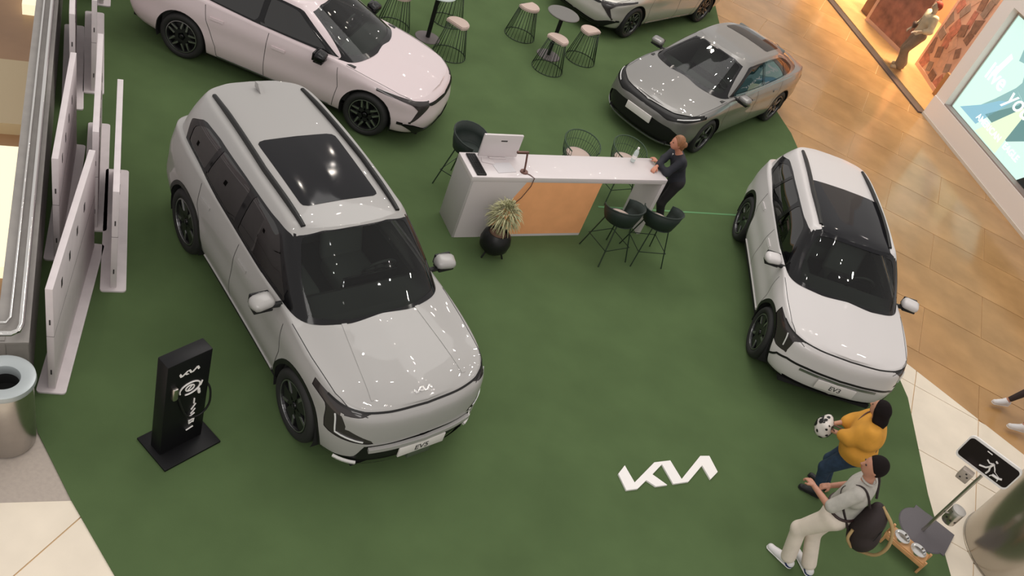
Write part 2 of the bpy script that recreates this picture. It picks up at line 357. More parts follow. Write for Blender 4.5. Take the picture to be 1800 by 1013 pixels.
# ------------------------------------------------------------------ car bodies: interpolated control nets, cut into panels
def catmull(P, sub, sharp=()):
    """P: (n, ...) array of control points, interpolated; 'sharp' indices are creases."""
    P = np.asarray(P, float); n = len(P); out = []
    for i in range(n - 1):
        p1, p2 = P[i], P[i + 1]
        m1 = (P[i + 1] - P[i - 1]) / 2 if i > 0 and i not in sharp else (p2 - p1)
        m2 = (P[i + 2] - P[i]) / 2 if i + 2 < n and (i + 1) not in sharp else (p2 - p1)
        # keep tangents from overshooting where neighbouring spans differ in length
        L = np.linalg.norm(p2 - p1, axis=-1, keepdims=True)
        for m in (m1, m2):
            k = np.linalg.norm(m, axis=-1, keepdims=True); m *= np.minimum(1, 1.35 * L / np.maximum(k, 1e-9))
        for s in range(sub):
            t = s / sub; t2, t3 = t * t, t * t * t
            out.append((2 * t3 - 3 * t2 + 1) * p1 + (t3 - 2 * t2 + t) * m1 + (-2 * t3 + 3 * t2) * p2 + (t3 - t2) * m2)
    out.append(P[-1]); return np.array(out)
def patch(net, su, sv, sharp_u=(), sharp_v=()):
    """net[level][column] -> dense grid"""
    A = catmull(net, sv, sharp_v)                      # levels
    B = catmull(np.swapaxes(A, 0, 1), su, sharp_u)     # columns
    return np.swapaxes(B, 0, 1)
def grid_bm(G):
    bm = bmesh.new(); L, K = G.shape[:2]
    V = [[bm.verts.new(G[i, j]) for j in range(K)] for i in range(L)]
    W = [[V[i][j] if abs(G[i, j][1]) < 1e-6 else bm.verts.new((G[i, j][0], -G[i, j][1], G[i, j][2])) for j in range(K)] for i in range(L)]
    for Q, s in ((V, 1), (W, -1)):
        for i in range(L - 1):
            for j in range(K - 1):
                q = [Q[i][j], Q[i][j + 1], Q[i + 1][j + 1], Q[i + 1][j]]
                f = []
                for v in q:
                    if v not in f and not any((v.co - w.co).length < 1e-5 for w in f): f.append(v)
                if len(f) > 2:
                    try: bm.faces.new(f if s < 0 else f[::-1])
                    except ValueError: pass
    bmesh.ops.remove_doubles(bm, verts=bm.verts, dist=1e-5)
    bmesh.ops.recalc_face_normals(bm, faces=bm.faces)
    return bm
def sd_poly(pts):
    P = np.array(pts, float); Q = np.roll(P, -1, 0)
    def f(x, y):
        d = 1e9; ins = False
        for (ax, ay), (bx, by) in zip(P, Q):
            ex, ey = bx - ax, by - ay; wx, wy = x - ax, y - ay
            t = max(0, min(1, (wx * ex + wy * ey) / (ex * ex + ey * ey + 1e-12)))
            d = min(d, (wx - t * ex) ** 2 + (wy - t * ey) ** 2)
            if (ay > y) != (by > y) and x < (bx - ax) * (y - ay) / (by - ay) + ax: ins = not ins
        return math.sqrt(d) * (1 if ins else -1)
    return f
def sd_round(pts, r):
    """polygon shrunk then grown so its corners are round"""
    g = sd_poly(pts)
    # cheap rounding: resample corners
    P = [Vector((*p, 0)) for p in pts]; out = []; n = len(P)
    for i in range(n):
        a, b, c = P[i - 1], P[i], P[(i + 1) % n]
        u = (a - b); v = (c - b); k = min(r, u.length * .45, v.length * .45); u.normalize(); v.normalize()
        p0, p1 = b + u * k, b + v * k
        for t in (0, .25, .5, .75, 1): q = p0.lerp(b, t).lerp(b.lerp(p1, t), t); out.append((q.x, q.y))
    return sd_poly(out)
def cut(bm, f, mask, lay, val):
    """split faces along f == 0 (within mask) and tag the faces where f > 0 with val"""
    fv = {}
    for v in bm.verts:
        if mask(v.co):
            q = f(v.co); fv[v] = 0.0 if abs(q) < 1e-4 else q
    es = [e for e in bm.edges if e.verts[0] in fv and e.verts[1] in fv and fv[e.verts[0]] * fv[e.verts[1]] < 0]
    new = set(v for v, q in fv.items() if q == 0.0)
    for e in es:
        a, b = e.verts; t = fv[a] / (fv[a] - fv[b])
        _, nv = bmesh.utils.edge_split(e, a, t); fv[nv] = 0.0; new.add(nv)
    if new: bmesh.ops.connect_verts(bm, verts=list(new))
    for fc in bm.faces:
        c = fc.calc_center_median()
        if mask(c) and all(v in fv for v in fc.verts) and f(c) > 0: fc[lay] = val
class Skin:
    def __init__(s, bm):
        s.bm = bm; s.lay = bm.faces.layers.int.new('tag'); s.reg = {}
        s.tree = BVHTree.FromBMesh(bm)
    def region(s, tagno, f, mask): cut(s.bm, f, mask, s.lay, tagno)
    def emit(s, names, parent_of):
        """names: tag -> (name, material, parent, offset, split_sides, label)"""
        bm = s.bm; bm.normal_update(); bm.verts.ensure_lookup_table(); bm.faces.ensure_lookup_table()
        out = {}
        groups = {}
        for fc in bm.faces:
            t = fc[s.lay]
            if t < 0 or t not in names: continue
            side = 0
            if names[t][4]: side = 1 if fc.calc_center_median().y > 0 else -1
            groups.setdefault((t, side), []).append(fc)
        for (t, side), fs in sorted(groups.items()):
            nm, m, par, off, _, lab = names[t]
            vs = {}; co = []; nr = []; fa = []
            for fc in fs:
                for v in fc.verts:
                    if v not in vs: vs[v] = len(co); co.append(v.co + v.normal * off); nr.append(v.normal.copy())
                fa.append([vs[v] for v in fc.verts])
            me = bpy.data.meshes.new(nm); me.from_pydata(co, [], fa); me.update()
            o = link_mesh(me, nm, m, None, True)
            me.normals_split_custom_set_from_vertices(nr)
            p = par if not isinstance(par, str) else (out.get((par, side)) or out.get((par, 0)) or out.get((par, 1)))
            o.parent = p
            if lab: o['label'] = lab
            out[(nm, side)] = o
            if (nm, 0) not in out: out[(nm, 0)] = o
        return out
    def drop(s, p, d, off=.002):
        h = s.tree.ray_cast(Vector(p), Vector(d))
        return (h[0] + h[1] * off * (1 if h[1].dot(Vector(d)) < 0 else -1), h[1] if h[1].dot(Vector(d)) < 0 else -h[1]) if h[0] else (None, None)
    def ribbon(s, name, pts, d, w, m, parent, both=False, off=.0015, step=.03, thick=0, label=None):
        """a strip following the skin under a 3D polyline thrown along d"""
        res = []
        for sg in ((1, -1) if both else (1,)):
            P = []
            pp = [Vector((p[0], p[1] * sg, p[2])) for p in pts]; dd = Vector((d[0], d[1] * sg, d[2]))
            for a, b in zip(pp, pp[1:]):
                n = max(1, int((b - a).length / step))
                for k in range(n): P.append(a.lerp(b, k / n))
            P.append(pp[-1])
            H = [s.drop(p, dd, off) for p in P]; H = [h for h in H if h[0] is not None]
            if len(H) < 2: continue
            bm = bmesh.new(); prev = None
            for i, (p, n) in enumerate(H):
                t = (H[min(i + 1, len(H) - 1)][0] - H[max(i - 1, 0)][0]).normalized(); c = n.cross(t).normalized() * w / 2
                if thick: q = [bm.verts.new(p - c - n * .004), bm.verts.new(p - c + n * thick), bm.verts.new(p + c + n * thick), bm.verts.new(p + c - n * .004)]
                else: q = [bm.verts.new(p - c), bm.verts.new(p + c)]
                if prev:
                    for k in range(len(q) - 1): bm.faces.new((prev[k], prev[k + 1], q[k + 1], q[k]))
                elif thick: bm.faces.new(q)
                prev = q
            if thick: bm.faces.new(prev)
            bmesh.ops.recalc_face_normals(bm, faces=bm.faces)
            o = finish(bm, name, m, parent, True, 40); res.append(o)
            if label: o['label'] = label
        return res
    def decal(s, name, poly, o, ux, uy, d, m, parent, off=.003, thick=.004, label=None):
        """flat outline thrown on to the skin as a raised badge"""
        bm = bmesh.new(); top = []; bot = []
        for (u, v) in poly:
            p, n = s.drop(Vector(o) + Vector(ux) * u + Vector(uy) * v, d, 0)
            if p is None: return None
            top.append(bm.verts.new(p + n * (off + thick))); bot.append(bm.verts.new(p + n * off * .2))
        n = len(top)
        for t in tessellate_polygon([[Vector((u, v, 0)) for u, v in poly]]): bm.faces.new([top[i] for i in t])
        for i in range(n): bm.faces.new((bot[i], bot[(i + 1) % n], top[(i + 1) % n], top[i]))
        bmesh.ops.recalc_face_normals(bm, faces=bm.faces)
        ob = finish(bm, name, m, parent, False)
        if label: ob['label'] = label
        return ob

LOGO = [(285, 290), (200, 400), (305, 618), (455, 598), (570, 485), (695, 568), (845, 548), (650, 408), (775, 275), (925, 535), (1125, 505), (1305, 290), (1415, 475), (1510, 375), (1400, 165), (1280, 165), (1035, 470), (885, 225), (675, 250), (415, 515)]
def _logo_local():
    # the emblem in its own flat frame: width 1, lower left at 0,0
    P = np.array(LOGO, float); P = np.stack([P[:, 0] - 200, 600 - P[:, 1]], 1)
    a = math.atan2(110, 1225); c, s_ = math.cos(a), math.sin(a)
    P = np.stack([P[:, 0] * c + P[:, 1] * s_, -P[:, 0] * s_ + P[:, 1] * c], 1); P -= P.min(0); P /= P[:, 0].max()
    return [tuple(p) for p in P]
LOGO_UV = _logo_local()

WHEELS = {}
def wheel_meshes(R, W, style):
    key = (R, W, style)
    if key in WHEELS: return WHEELS[key]
    rr = R * .70                      # rim radius
    bm = bmesh.new()                  # tyre, axis along +Y after turning
    prof = [(rr, -W / 2 + .03), (rr + .02, -W / 2 + .008), ((rr + R) / 2, -W / 2), (R - .03, -W / 2 + .008), (R - .008, -W / 2 + .03), (R, -W / 2 + .06),
            (R, W / 2 - .06), (R - .008, W / 2 - .03), (R - .03, W / 2 - .008), ((rr + R) / 2, W / 2), (rr + .02, W / 2 - .008), (rr, W / 2 - .03), (rr - .012, 0)]
    lathe(bm, prof, 48, Matrix.Rotation(-PI / 2, 4, 'X'), close=True); bmesh.ops.recalc_face_normals(bm, faces=bm.faces)
    ty = bpy.data.meshes.new('tyre'); bm.to_mesh(ty); bm.free(); ty.materials.append(M_rub); ty.shade_smooth(); ty.set_sharp_from_angle(angle=.8)
    bm = bmesh.new()                  # rim barrel, back disc
    yo = W / 2 - .02
    lathe(bm, [(rr + .004, -W / 2 + .03), (rr + .006, yo), (rr - .014, yo + .004), (rr - .024, yo - .02), (rr - .03, -.02), (0, -.03)], 40, Matrix.Rotation(-PI / 2, 4, 'X'))
    for k in range(5):
        a0 = 2 * PI * k / 5
        if style == 'star':   pts = [(.05, -.055), (rr - .03, -.105), (rr - .02, -.06), (.10, -.012), (.10, .012), (rr - .02, .06), (rr - .03, .105), (.05, .055)]
        elif style == 'block': pts = [(.04, -.05), (rr * .6, -.085), (rr - .02, -.10), (rr - .02, .10), (rr * .6, .085), (.04, .05)]
        else: pts = [(.04, -.045), (rr - .02, -.075), (rr - .02, .02), (rr * .6, .03), (.04, .045)]
        M = Matrix.Rotation(-PI / 2, 4, 'X') @ Matrix.Rotation(a0, 4, 'Z')
        prism(bm, pts, yo - .05, yo - .012, M)
    bmesh.ops.recalc_face_normals(bm, faces=bm.faces)
    ri = bpy.data.meshes.new('rim'); bm.to_mesh(ri); bm.free(); ri.materials.append(M_rim)
    bm = bmesh.new()                  # bright machined accents
    for k in range(5):
        a0 = 2 * PI * k / 5
        if style == 'star': L = [[(.12, .016), (rr - .035, .088), (rr - .05, .10), (.10, .036)], [(.12, -.016), (rr - .035, -.088), (rr - .05, -.10), (.10, -.036)]]
        elif style == 'block': L = [[(rr * .45, .03), (rr - .03, .06), (rr - .03, .088), (rr * .5, .066)]]
        else: L = [[(.07, -.03), (rr - .03, -.055), (rr - .03, -.02), (.07, -.006)]]
        for pts in L: prism(bm, pts, yo - .03, yo - .006, Matrix.Rotation(-PI / 2, 4, 'X') @ Matrix.Rotation(a0, 4, 'Z'))
    lathe(bm, [(rr - .006, yo), (rr - .002, yo + .006), (rr - .012, yo + .007), (rr - .014, yo)], 40, Matrix.Rotation(-PI / 2, 4, 'X'), close=True)
    bmesh.ops.recalc_face_normals(bm, faces=bm.faces)
    ac = bpy.data.meshes.new('spoke_accent'); bm.to_mesh(ac); bm.free(); ac.materials.append(M_mach)
    bm = bmesh.new(); lathe(bm, [(0, yo + .004), (.025, yo + .003), (.034, yo - .008), (.036, yo - .05)], 20, Matrix.Rotation(-PI / 2, 4, 'X'))
    bmesh.ops.recalc_face_normals(bm, faces=bm.faces)
    hb = bpy.data.meshes.new('hub_cap'); bm.to_mesh(hb); bm.free(); hb.materials.append(M_gloss); hb.shade_smooth()
    WHEELS[key] = (ty, ri, ac, hb); return WHEELS[key]

def lerp_tab(tab, x):
    xs = [t[0] for t in tab]; ys = [t[1] for t in tab]
    return float(np.interp(x, xs[::-1], ys[::-1])) if xs[0] > xs[-1] else float(np.interp(x, xs, ys))

def build_car(c):
    """c: dict of dimensions, outlines and styling; car frame: x forward, y left, z up, origin mid wheelbase on the floor"""
    root = empty(c['name'], (c['pos'][0], c['pos'][1], c.get('z', .012)), c['rz'], c['label'], c['cat'], c.get('group'))
    paint = c['paint']; wb = c['wb'] / 2; R = c['R']; xf, xr, hw = c['xf'], c['xr'], c['hw']
    # ---- lower body net
    plan = c['plan']                                   # 13 plan points, front centre to rear centre
    net = []
    for (zf, zs, zr, iy, ixf, ixr) in c['levels']:
        row = []
        for (x, y) in plan:
            X = x - ixf * max(0, (x - wb * .75) / (xf - wb * .75)) ** 1.5 + ixr * max(0, (-x - wb * .75) / (-xr - wb * .75)) ** 1.5
            Y = y * (1 - iy / hw)
            z = lerp_tab([(xf, zf), (wb * .9, zs), (-wb * .9, zs), (xr, zr)], x)
            row.append((X, Y, z))
        net.append(row)
    top = []
    for (x, y) in plan:
        iy, ixf, ixr = c['top_in']
        X = x - ixf * max(0, (x - wb * .75) / (xf - wb * .75)) ** 1.5 + ixr * max(0, (-x - wb * .75) / (-xr - wb * .75)) ** 1.5
        top.append((X, y * (1 - iy / hw), lerp_tab(c['belt'], x)))
    net.append(top)
    xc = c['spine_x']                                  # centreline stations matching the 13 columns
    spine = [(xc[i], 0, lerp_tab(c['spine'], xc[i])) for i in range(13)]
    for f_, kz in c['rows']:
        net.append([((1 - f_) * t[0] + f_ * s_[0], t[1] * (1 - f_), t[2] + (s_[2] - t[2]) * kz) for t, s_ in zip(top, spine)])
    net.append(spine)
    G = patch(np.array(net), 8, 5, (), c.get('crease', (len(c['levels']),)))
    if c.get('warp'): G = c['warp'](G)
    low = Skin(grid_bm(G))
    # ---- greenhouse net
    gb, gr = np.array(c['g_base'], float), np.array(c['g_roof'], float)
    mid1 = gb * .66 + gr * .34; mid2 = gb * .33 + gr * .67
    for mm, b in ((mid1, .018), (mid2, .02)):
        for i in range(len(mm)):
            v = mm[i, :2].copy(); v[0] *= .25; n = np.linalg.norm(v) + 1e-9; mm[i, 1] += b * (1 if abs(mm[i, 1]) > .3 else .0); mm[i, 0] += b * .7 * (1 if i < 2 else (-1 if i > len(mm) - 3 else 0))
    gx = c['g_spine_x']; rs = np.array([(gx[i], 0, lerp_tab(c['g_spine'], gx[i])) for i in range(len(gx))])
    r1 = gr * .90 + rs * .10; r1[:, 2] = gr[:, 2] + (rs[:, 2] - gr[:, 2]) * .35
    r2 = gr * .55 + rs * .45; r2[:, 2] = gr[:, 2] + (rs[:, 2] - gr[:, 2]) * .80
    GG = patch(np.array([gb, mid1, mid2, gr, r1, r2, rs]), 9, 5, (), ())
    up = Skin(grid_bm(GG))
    # ---- tags on the lower skin. 1 body, 2 bonnet, 9 black cladding, -1 removed
    for fc in low.bm.faces: fc[low.lay] = 1
    bonnet = sd_round(c['bonnet'], .12)
    low.region(2, lambda p: bonnet(p.x, abs(p.y)), lambda p: p.z > lerp_tab(c['belt'], p.x) - c.get('bonnet_drop', .10) and p.x > .2)
    gout = sd_poly([(q[0], q[1]) for q in GG[0][::3]] + [(q[0], -q[1]) for q in GG[0][::-3]])
    low.region(-1, lambda p: gout(p.x, p.y) - .035, lambda p: p.z > c['spine_floor'])
    for (tg, kind, pts, rad, zmask) in c['cuts']:
        fp = sd_round(pts, rad) if rad else sd_poly(pts)
        if kind == 'side': low.region(tg, lambda p: fp(p.x, p.z), zmask or (lambda p: abs(p.y) > .3))
        elif kind == 'front': low.region(tg, lambda p: fp(abs(p.y), p.z), zmask or (lambda p: p.x > wb + .05))
        elif kind == 'top': low.region(tg, lambda p: fp(p.x, abs(p.y)), zmask or (lambda p: p.z > .7))
    low.region(9, lambda p: (c['sill'] if abs(p.x) < wb else c.get('sill_f', c['sill'])) - p.z, lambda p: True)
    ra = c['arch']
    for sx in (1, -1):
        cx = sx * wb
        for tg, r_ in ((9, ra + c['clad']), (-1, ra)):
            low.region(tg, lambda p: r_ - math.hypot(p.x - cx, (p.z - R) * (1.0 if p.z > R else .6)), lambda p: abs(p.y) > .55 and abs(p.x - cx) < .75 and p.z < 1.0)
    names = {1: ('body_shell', paint, root, 0, False, None), 2: ('bonnet', paint, root, .001, False, None),
             3: ('headlamp', M_lens, root, -.006, True, 'dark glossy headlamp lens'), 4: ('grille', M_blk, root, -.012, False, 'gloss black grille band'),
             5: ('bumper_intake', M_blk, root, -.02, False, 'black lower intake'), 6: ('tail_lamp', M_red, root, -.003, True, 'red tail lamp'),
             7: ('skid_plate', c.get('skid', M_mach), root, .002, False, 'silver lower bumper lip'), 8: ('side_vent', M_blk, root, -.01, True, 'black corner vent'),
             9: ('lower_cladding', M_blk, root, .004, False, 'black sill and wheel arch cladding')}
    po = low.emit(names, root)
    # ---- tags on the greenhouse: 1 shell (roof + pillars)
    for fc in up.bm.faces: fc[up.lay] = 1
    for (tg, kind, pts, rad, msk) in c['gcuts']:
        fp = sd_round(pts, rad) if rad else sd_poly(pts)
        if kind == 'side': up.region(tg, lambda p: fp(p.x, p.z), msk or (lambda p: abs(p.y) > .42))
        elif kind == 'top': up.region(tg, lambda p: fp(p.x, abs(p.y)), msk or (lambda p: True))
        elif kind == 'front': up.region(tg, lambda p: fp(abs(p.y), p.z), msk)
    gn = {1: ('roof', paint, root, 0, False, None), 2: ('pillar_trim', M_gloss, root, .0005, True, 'gloss black window surround'),
          3: ('windscreen', M_glassw, root, -.003, False, None), 4: ('side_window', M_glassd, root, -.004, True, None), 5: ('rear_quarter_window', M_glassd, root, -.004, True, None),
          6: ('rear_window', M_glassd, root, -.003, False, None), 7: ('sunroof', M_roofg, root, .003, False, 'dark glass roof panel'),
          8: ('rear_door_window', M_glassd, root, -.004, True, None), 9: ('windscreen_border', M_gloss, root, .0, False, 'black windscreen edge band')}
    pg = up.emit(gn, root)
    # ---- wheels and wells
    ty, ri, ac, hb = wheel_meshes(R, c['Wt'], c['style'])
    for sx in (1, -1):
        for sy in (1, -1):
            w = bpy.data.objects.new('wheel', ty); COL.objects.link(w); w.parent = root
            w.location = (sx * wb, sy * (c['track'] - c['Wt'] / 2), R - .002)
            st = c.get('steer', 0) if sx > 0 else 0
            w.rotation_euler = (0, 0, st + (0 if sy > 0 else PI))
            sp = random.uniform(0, 1.2)
            for nm, me in (('rim', ri), ('spoke_accent', ac), ('hub_cap', hb)):
                q = bpy.data.objects.new(nm, me); COL.objects.link(q); q.parent = w; q.rotation_euler = (0, sp, 0)
    for sx in (1, -1):
        for sy in (1, -1):
            bm = bmesh.new()
            Y0, Y1 = (hw - .30) * sy, (hw - .035) * sy; n = 18; pr = None
            for k in range(n + 1):
                a = -.35 + (PI + .7) * k / n; x = sx * wb + (ra + .015) * math.cos(a); z = R + (ra + .015) * math.sin(a)
                q = [bm.verts.new((x, Y0, max(z, .14))), bm.verts.new((x, Y1, max(z, .14)))]
                if pr: bm.faces.new((pr[0], pr[1], q[1], q[0]))
                pr = q
            box(bm, (sx * wb, sy * (hw - .31), .45), (2 * ra + .06, .03, .60))      # inner wall stops the view through the car
            finish(bm, 'wheel_well', M_under, root, False)
    bm = bmesh.new(); box(bm, ((xf + xr) / 2, 0, .235), ((xf - xr) - .28, 2 * hw - .60, .06)); box(bm, (0, 0, .235), (2 * wb - 2 * ra - .05, 2 * hw - .2, .07))
    finish(bm, 'floor_pan', M_under, root, False)
    # ---- cabin
    zb = c['cab_z']; bx = c['cab_x']
    bm = bmesh.new(); box(bm, ((bx[0] + bx[1]) / 2, 0, .34), (bx[0] - bx[1], 2 * hw - .25, .05))
    for s in (1, -1): box(bm, ((bx[0] + bx[1]) / 2, s * (hw - .15), .62), (bx[0] - bx[1], .05, .60))
    finish(bm, 'cabin_tub', M_int, root, False)
    bm = bmesh.new(); prof = [(bx[0] + .15, .5), (bx[0] + .12, zb - .06), (bx[0] - .10, zb - .01), (bx[0] - .38, zb + .0), (bx[0] - .46, zb - .06), (bx[0] - .40, zb - .2), (bx[0] - .38, .5)]
    prism(bm, prof, -(hw - .17), hw - .17, Matrix.Rotation(PI / 2, 4, 'X')); bmesh.ops.recalc_face_normals(bm, faces=bm.faces)
    dash = finish(bm, 'dashboard', M_int, root, False)
    bm = bmesh.new(); box(bm, (bx[0] - .42, .12, zb + .05), (.02, .62, .13), bev=.008); finish(bm, 'display', M_gloss, dash, True, 40)
    Mw = Matrix.Translation((bx[0] - .62, .37, zb - .06)) @ Matrix.Rotation(-1.15, 4, 'Y')
    bm = bmesh.new(); tube(bm, [Mw @ Vector((.18 * math.cos(a), .18 * math.sin(a), 0)) for a in [2 * PI * k / 24 for k in range(24)]], .015, 8, True)
    tube(bm, [Mw @ Vector((0, -.17, 0)), Mw @ Vector((0, .17, 0))], .018); tube(bm, [Mw @ Vector((0, 0, 0)), Mw @ Vector((0, 0, -.2))], .03)
    lathe(bm, [(0, .02), (.05, .018), (.06, -.02), (0, -.03)], 16, Mw)
    finish(bm, 'steering_wheel', M_int, root, True, 40)
    sm = c.get('seatm', M_seat); s0 = bx[0] - 1.05
    for (sx_, yy, ww) in ((s0, .37, .50), (s0, -.37, .50), (s0 - .92, 0, 1.25)):
        bm = bmesh.new(); box(bm, (sx_, yy, .56), (.52, ww, .22), bev=.05)
        Mb = Matrix.Translation((sx_ - .26, yy, .60)) @ Matrix.Rotation(-.32, 4, 'Y')
        box(bm, (0, 0, .30), (.13, ww, .62), bev=.05, M=Mb)
        for yh in ((0,) if ww < 1 else (-.4, .4)): box(bm, (0, yh, .70), (.10, .26, .17), bev=.04, M=Mb)
        finish(bm, 'seat', sm, root, True, 50)
    # ---- mirrors
    mx, my, mz = c['mirror']
    for s in (1, -1):
        bm = bmesh.new(); box(bm, (0, 0, 0), (.17, .23, .145), bev=.055)
        bmesh.ops.transform(bm, matrix=Matrix.Translation((mx, s * my, mz)) @ Matrix.Rotation(-s * .18, 4, 'Z'), verts=bm.verts)
        for v in bm.verts:
            if v.co.x > mx: v.co.z = mz + (v.co.z - mz) * .72
        mo = finish(bm, 'wing_mirror', c.get('mirror_mat', paint), root, True, 60)
        bm = bmesh.new(); box(bm, (mx - .075, s * my, mz), (.03, .19, .115), bev=.01); finish(bm, 'mirror_glass', M_gloss, mo, True, 40)
        bm = bmesh.new(); tube(bm, [(mx + .01, s * (my - .2), mz - .065), (mx + .01, s * (my - .02), mz - .062)], [.03, .026], 8); box(bm, (mx, s * my, mz - .066), (.13, .19, .03), bev=.01)
        finish(bm, 'mirror_arm', M_blk, mo, True, 40)
    # ---- seams, handles
    for pts in c['seams_side']: low.ribbon('door_seam', [(x, 2, z) for x, z in pts], (0, -1, 0), .008, M_seam, root, both=True)
    for pts in c['seams_top']: low.ribbon('bonnet_seam', [(x, y, 2) for x, y in pts], (0, 0, -1), .008, M_seam, root, both=True)
    for hx, hz in c['handles']:
        low.ribbon('door_handle', [(hx + .1, 2, hz), (hx - .1, 2, hz - .004)], (0, -1, 0), .035, paint, root, both=True, thick=.012)
    for nm, pts, d, w, m, th, lab in c['strips']:
        (low if nm[0] != '^' else up).ribbon(nm.strip('^'), pts, d, w, m, root, both=True, thick=th, label=lab)
    if c.get('rails'):
        rl = c['rails']
        for s in (1, -1):
            pts = []
            n = 26
            for k in range(n + 1):
                x = rl[0] + (rl[1] - rl[0]) * k / n; yy = lerp_tab(rl[2], x)
                p, nn = up.drop((x, s * yy, 3), (0, 0, -1), 0)
                if p: pts.append(p + Vector((0, 0, rl[3] * min(1, 6 * min(k, n - k) / n) + .004)))
            bm = bmesh.new(); prev = None
            for p in pts:
                q = [bm.verts.new(p + Vector((0, o_, z_))) for o_, z_ in ((-.022, -.03), (-.022, .012), (-.010, .02), (.010, .02), (.022, .012), (.022, -.03))]
                if prev:
                    for k in range(5): bm.faces.new((prev[k], prev[k + 1], q[k + 1], q[k]))
                else: bm.faces.new(q)
                prev = q
            bm.faces.new(prev); bmesh.ops.recalc_face_normals(bm, faces=bm.faces)
            finish(bm, 'roof_rail', M_blk, root, True, 40)
    # ---- plate and badge
    if c.get('plate'):
        px, pz, pt = c['plate'][:3]
        bm = bmesh.new(); box(bm, (px, 0, pz), (.02, .52, .13), bev=.004)
        pl = finish(bm, 'number_plate', M_plate, root, True, 40)
        if pt: Text('plate_text', pt, .10, M_ink, pl, frame((px + .011, 0, pz - .01), (0, 1, 0), (0, 0, 1)), .001, bold=.001)
    if c.get('badge'):
        bx_, bw = c['badge'][:2]
        low.decal('emblem', [(u - .5, v) for u, v in LOGO_UV], (bx_, 0, 3), (0, bw, 0), (-bw * .9, 0, 0), (0, 0, -1), c['badge'][2], root)
    if c.get('extra'): c['extra'](root, low, up)
    low.bm.free(); up.bm.free()
    return root
# ------------------------------------------------------------------ car models
def tail(p): return abs(p.y) > -1
SUV = dict(
    name='electric_car', cat='car', wb=2.75, R=.375, Wt=.245, xf=2.24, xr=-2.37, hw=.9375, track=.925, z=.012,
    plan=[(2.24, 0), (2.205, .40), (2.10, .70), (1.86, .87), (1.375, .93), (.8, .915), (0, .91), (-.8, .915), (-1.375, .9375), (-1.9, .90), (-2.22, .78), (-2.345, .42), (-2.37, 0)],
    levels=[(.23, .22, .28, .10, .14, .14), (.34, .34, .38, .035, .03, .05), (.52, .52, .55, .0, .0, .0), (.70, .72, .74, .012, .012, .0), (.86, .90, .93, .018, .04, .02)],
    top_in=(.07, .115, .05), belt=[(2.24, .94), (2.1, .955), (1.86, 1.0), (1.375, 1.045), (.8, 1.10), (0, 1.11), (-.8, 1.14), (-1.375, 1.19), (-1.9, 1.20), (-2.37, 1.14)],
    spine_x=[2.125, 2.09, 2.0, 1.80, 1.45, 1.05, 0, -.8, -1.4, -1.8, -2.1, -2.25, -2.31],
    spine=[(2.13, .955), (2.0, 1.0), (1.8, 1.045), (1.45, 1.11), (1.05, 1.16), (0, 1.16), (-1, 1.17), (-2.1, 1.20), (-2.31, 1.17)],
    rows=[(.14, .16), (.45, .62)], spine_floor=1.0, bonnet_drop=.05,
    bonnet=[(2.3, 0), (2.12, .5), (2.0, .72), (1.80, .80), (1.375, .835), (.98, .845), (.90, .70), (.90, 0), (.9, -.3), (2.3, -.3)],
    g_base=[(1.20, 0, 1.13), (1.16, .42, 1.125), (.98, .755, 1.10), (.50, .835, 1.10), (-.40, .845, 1.12), (-1.25, .84, 1.16), (-2.0, .76, 1.18), (-2.24, .42, 1.17), (-2.29, 0, 1.17)],
    g_roof=[(.42, 0, 1.665), (.40, .33, 1.66), (.31, .605, 1.635), (.05, .635, 1.65), (-.55, .645, 1.665), (-1.2, .635, 1.665), (-1.88, .59, 1.635), (-2.06, .33, 1.64), (-2.09, 0, 1.645)],
    g_spine_x=[.42, .36, .18, -.1, -.6, -1.15, -1.75, -2.0, -2.09], g_spine=[(.42, 1.665), (.2, 1.70), (-.3, 1.72), (-1.0, 1.72), (-1.7, 1.69), (-2.09, 1.645)],
    cuts=[], sill=.295, arch=.415, clad=.05, cab_z=1.10, cab_x=(1.10, -2.0), mirror=(.70, 1.03, 1.155),
    seams_side=[[(.92, .34), (.95, .7), (.88, 1.0)], [(-.18, .32), (-.20, .7), (-.20, 1.05)], [(-1.13, 1.1), (-1.10, .85), (-.90, .45), (-.88, .32)]],
    seams_top=[[(.98, .845), (1.375, .835), (1.80, .80), (2.0, .72), (2.09, .6)]],
    handles=[(-.02, .93), (-.95, .97)], strips=[], plate=None)
def mod(base, **k): d = dict(base); d.update(k); return d
front = lambda p: p.x > 1.5
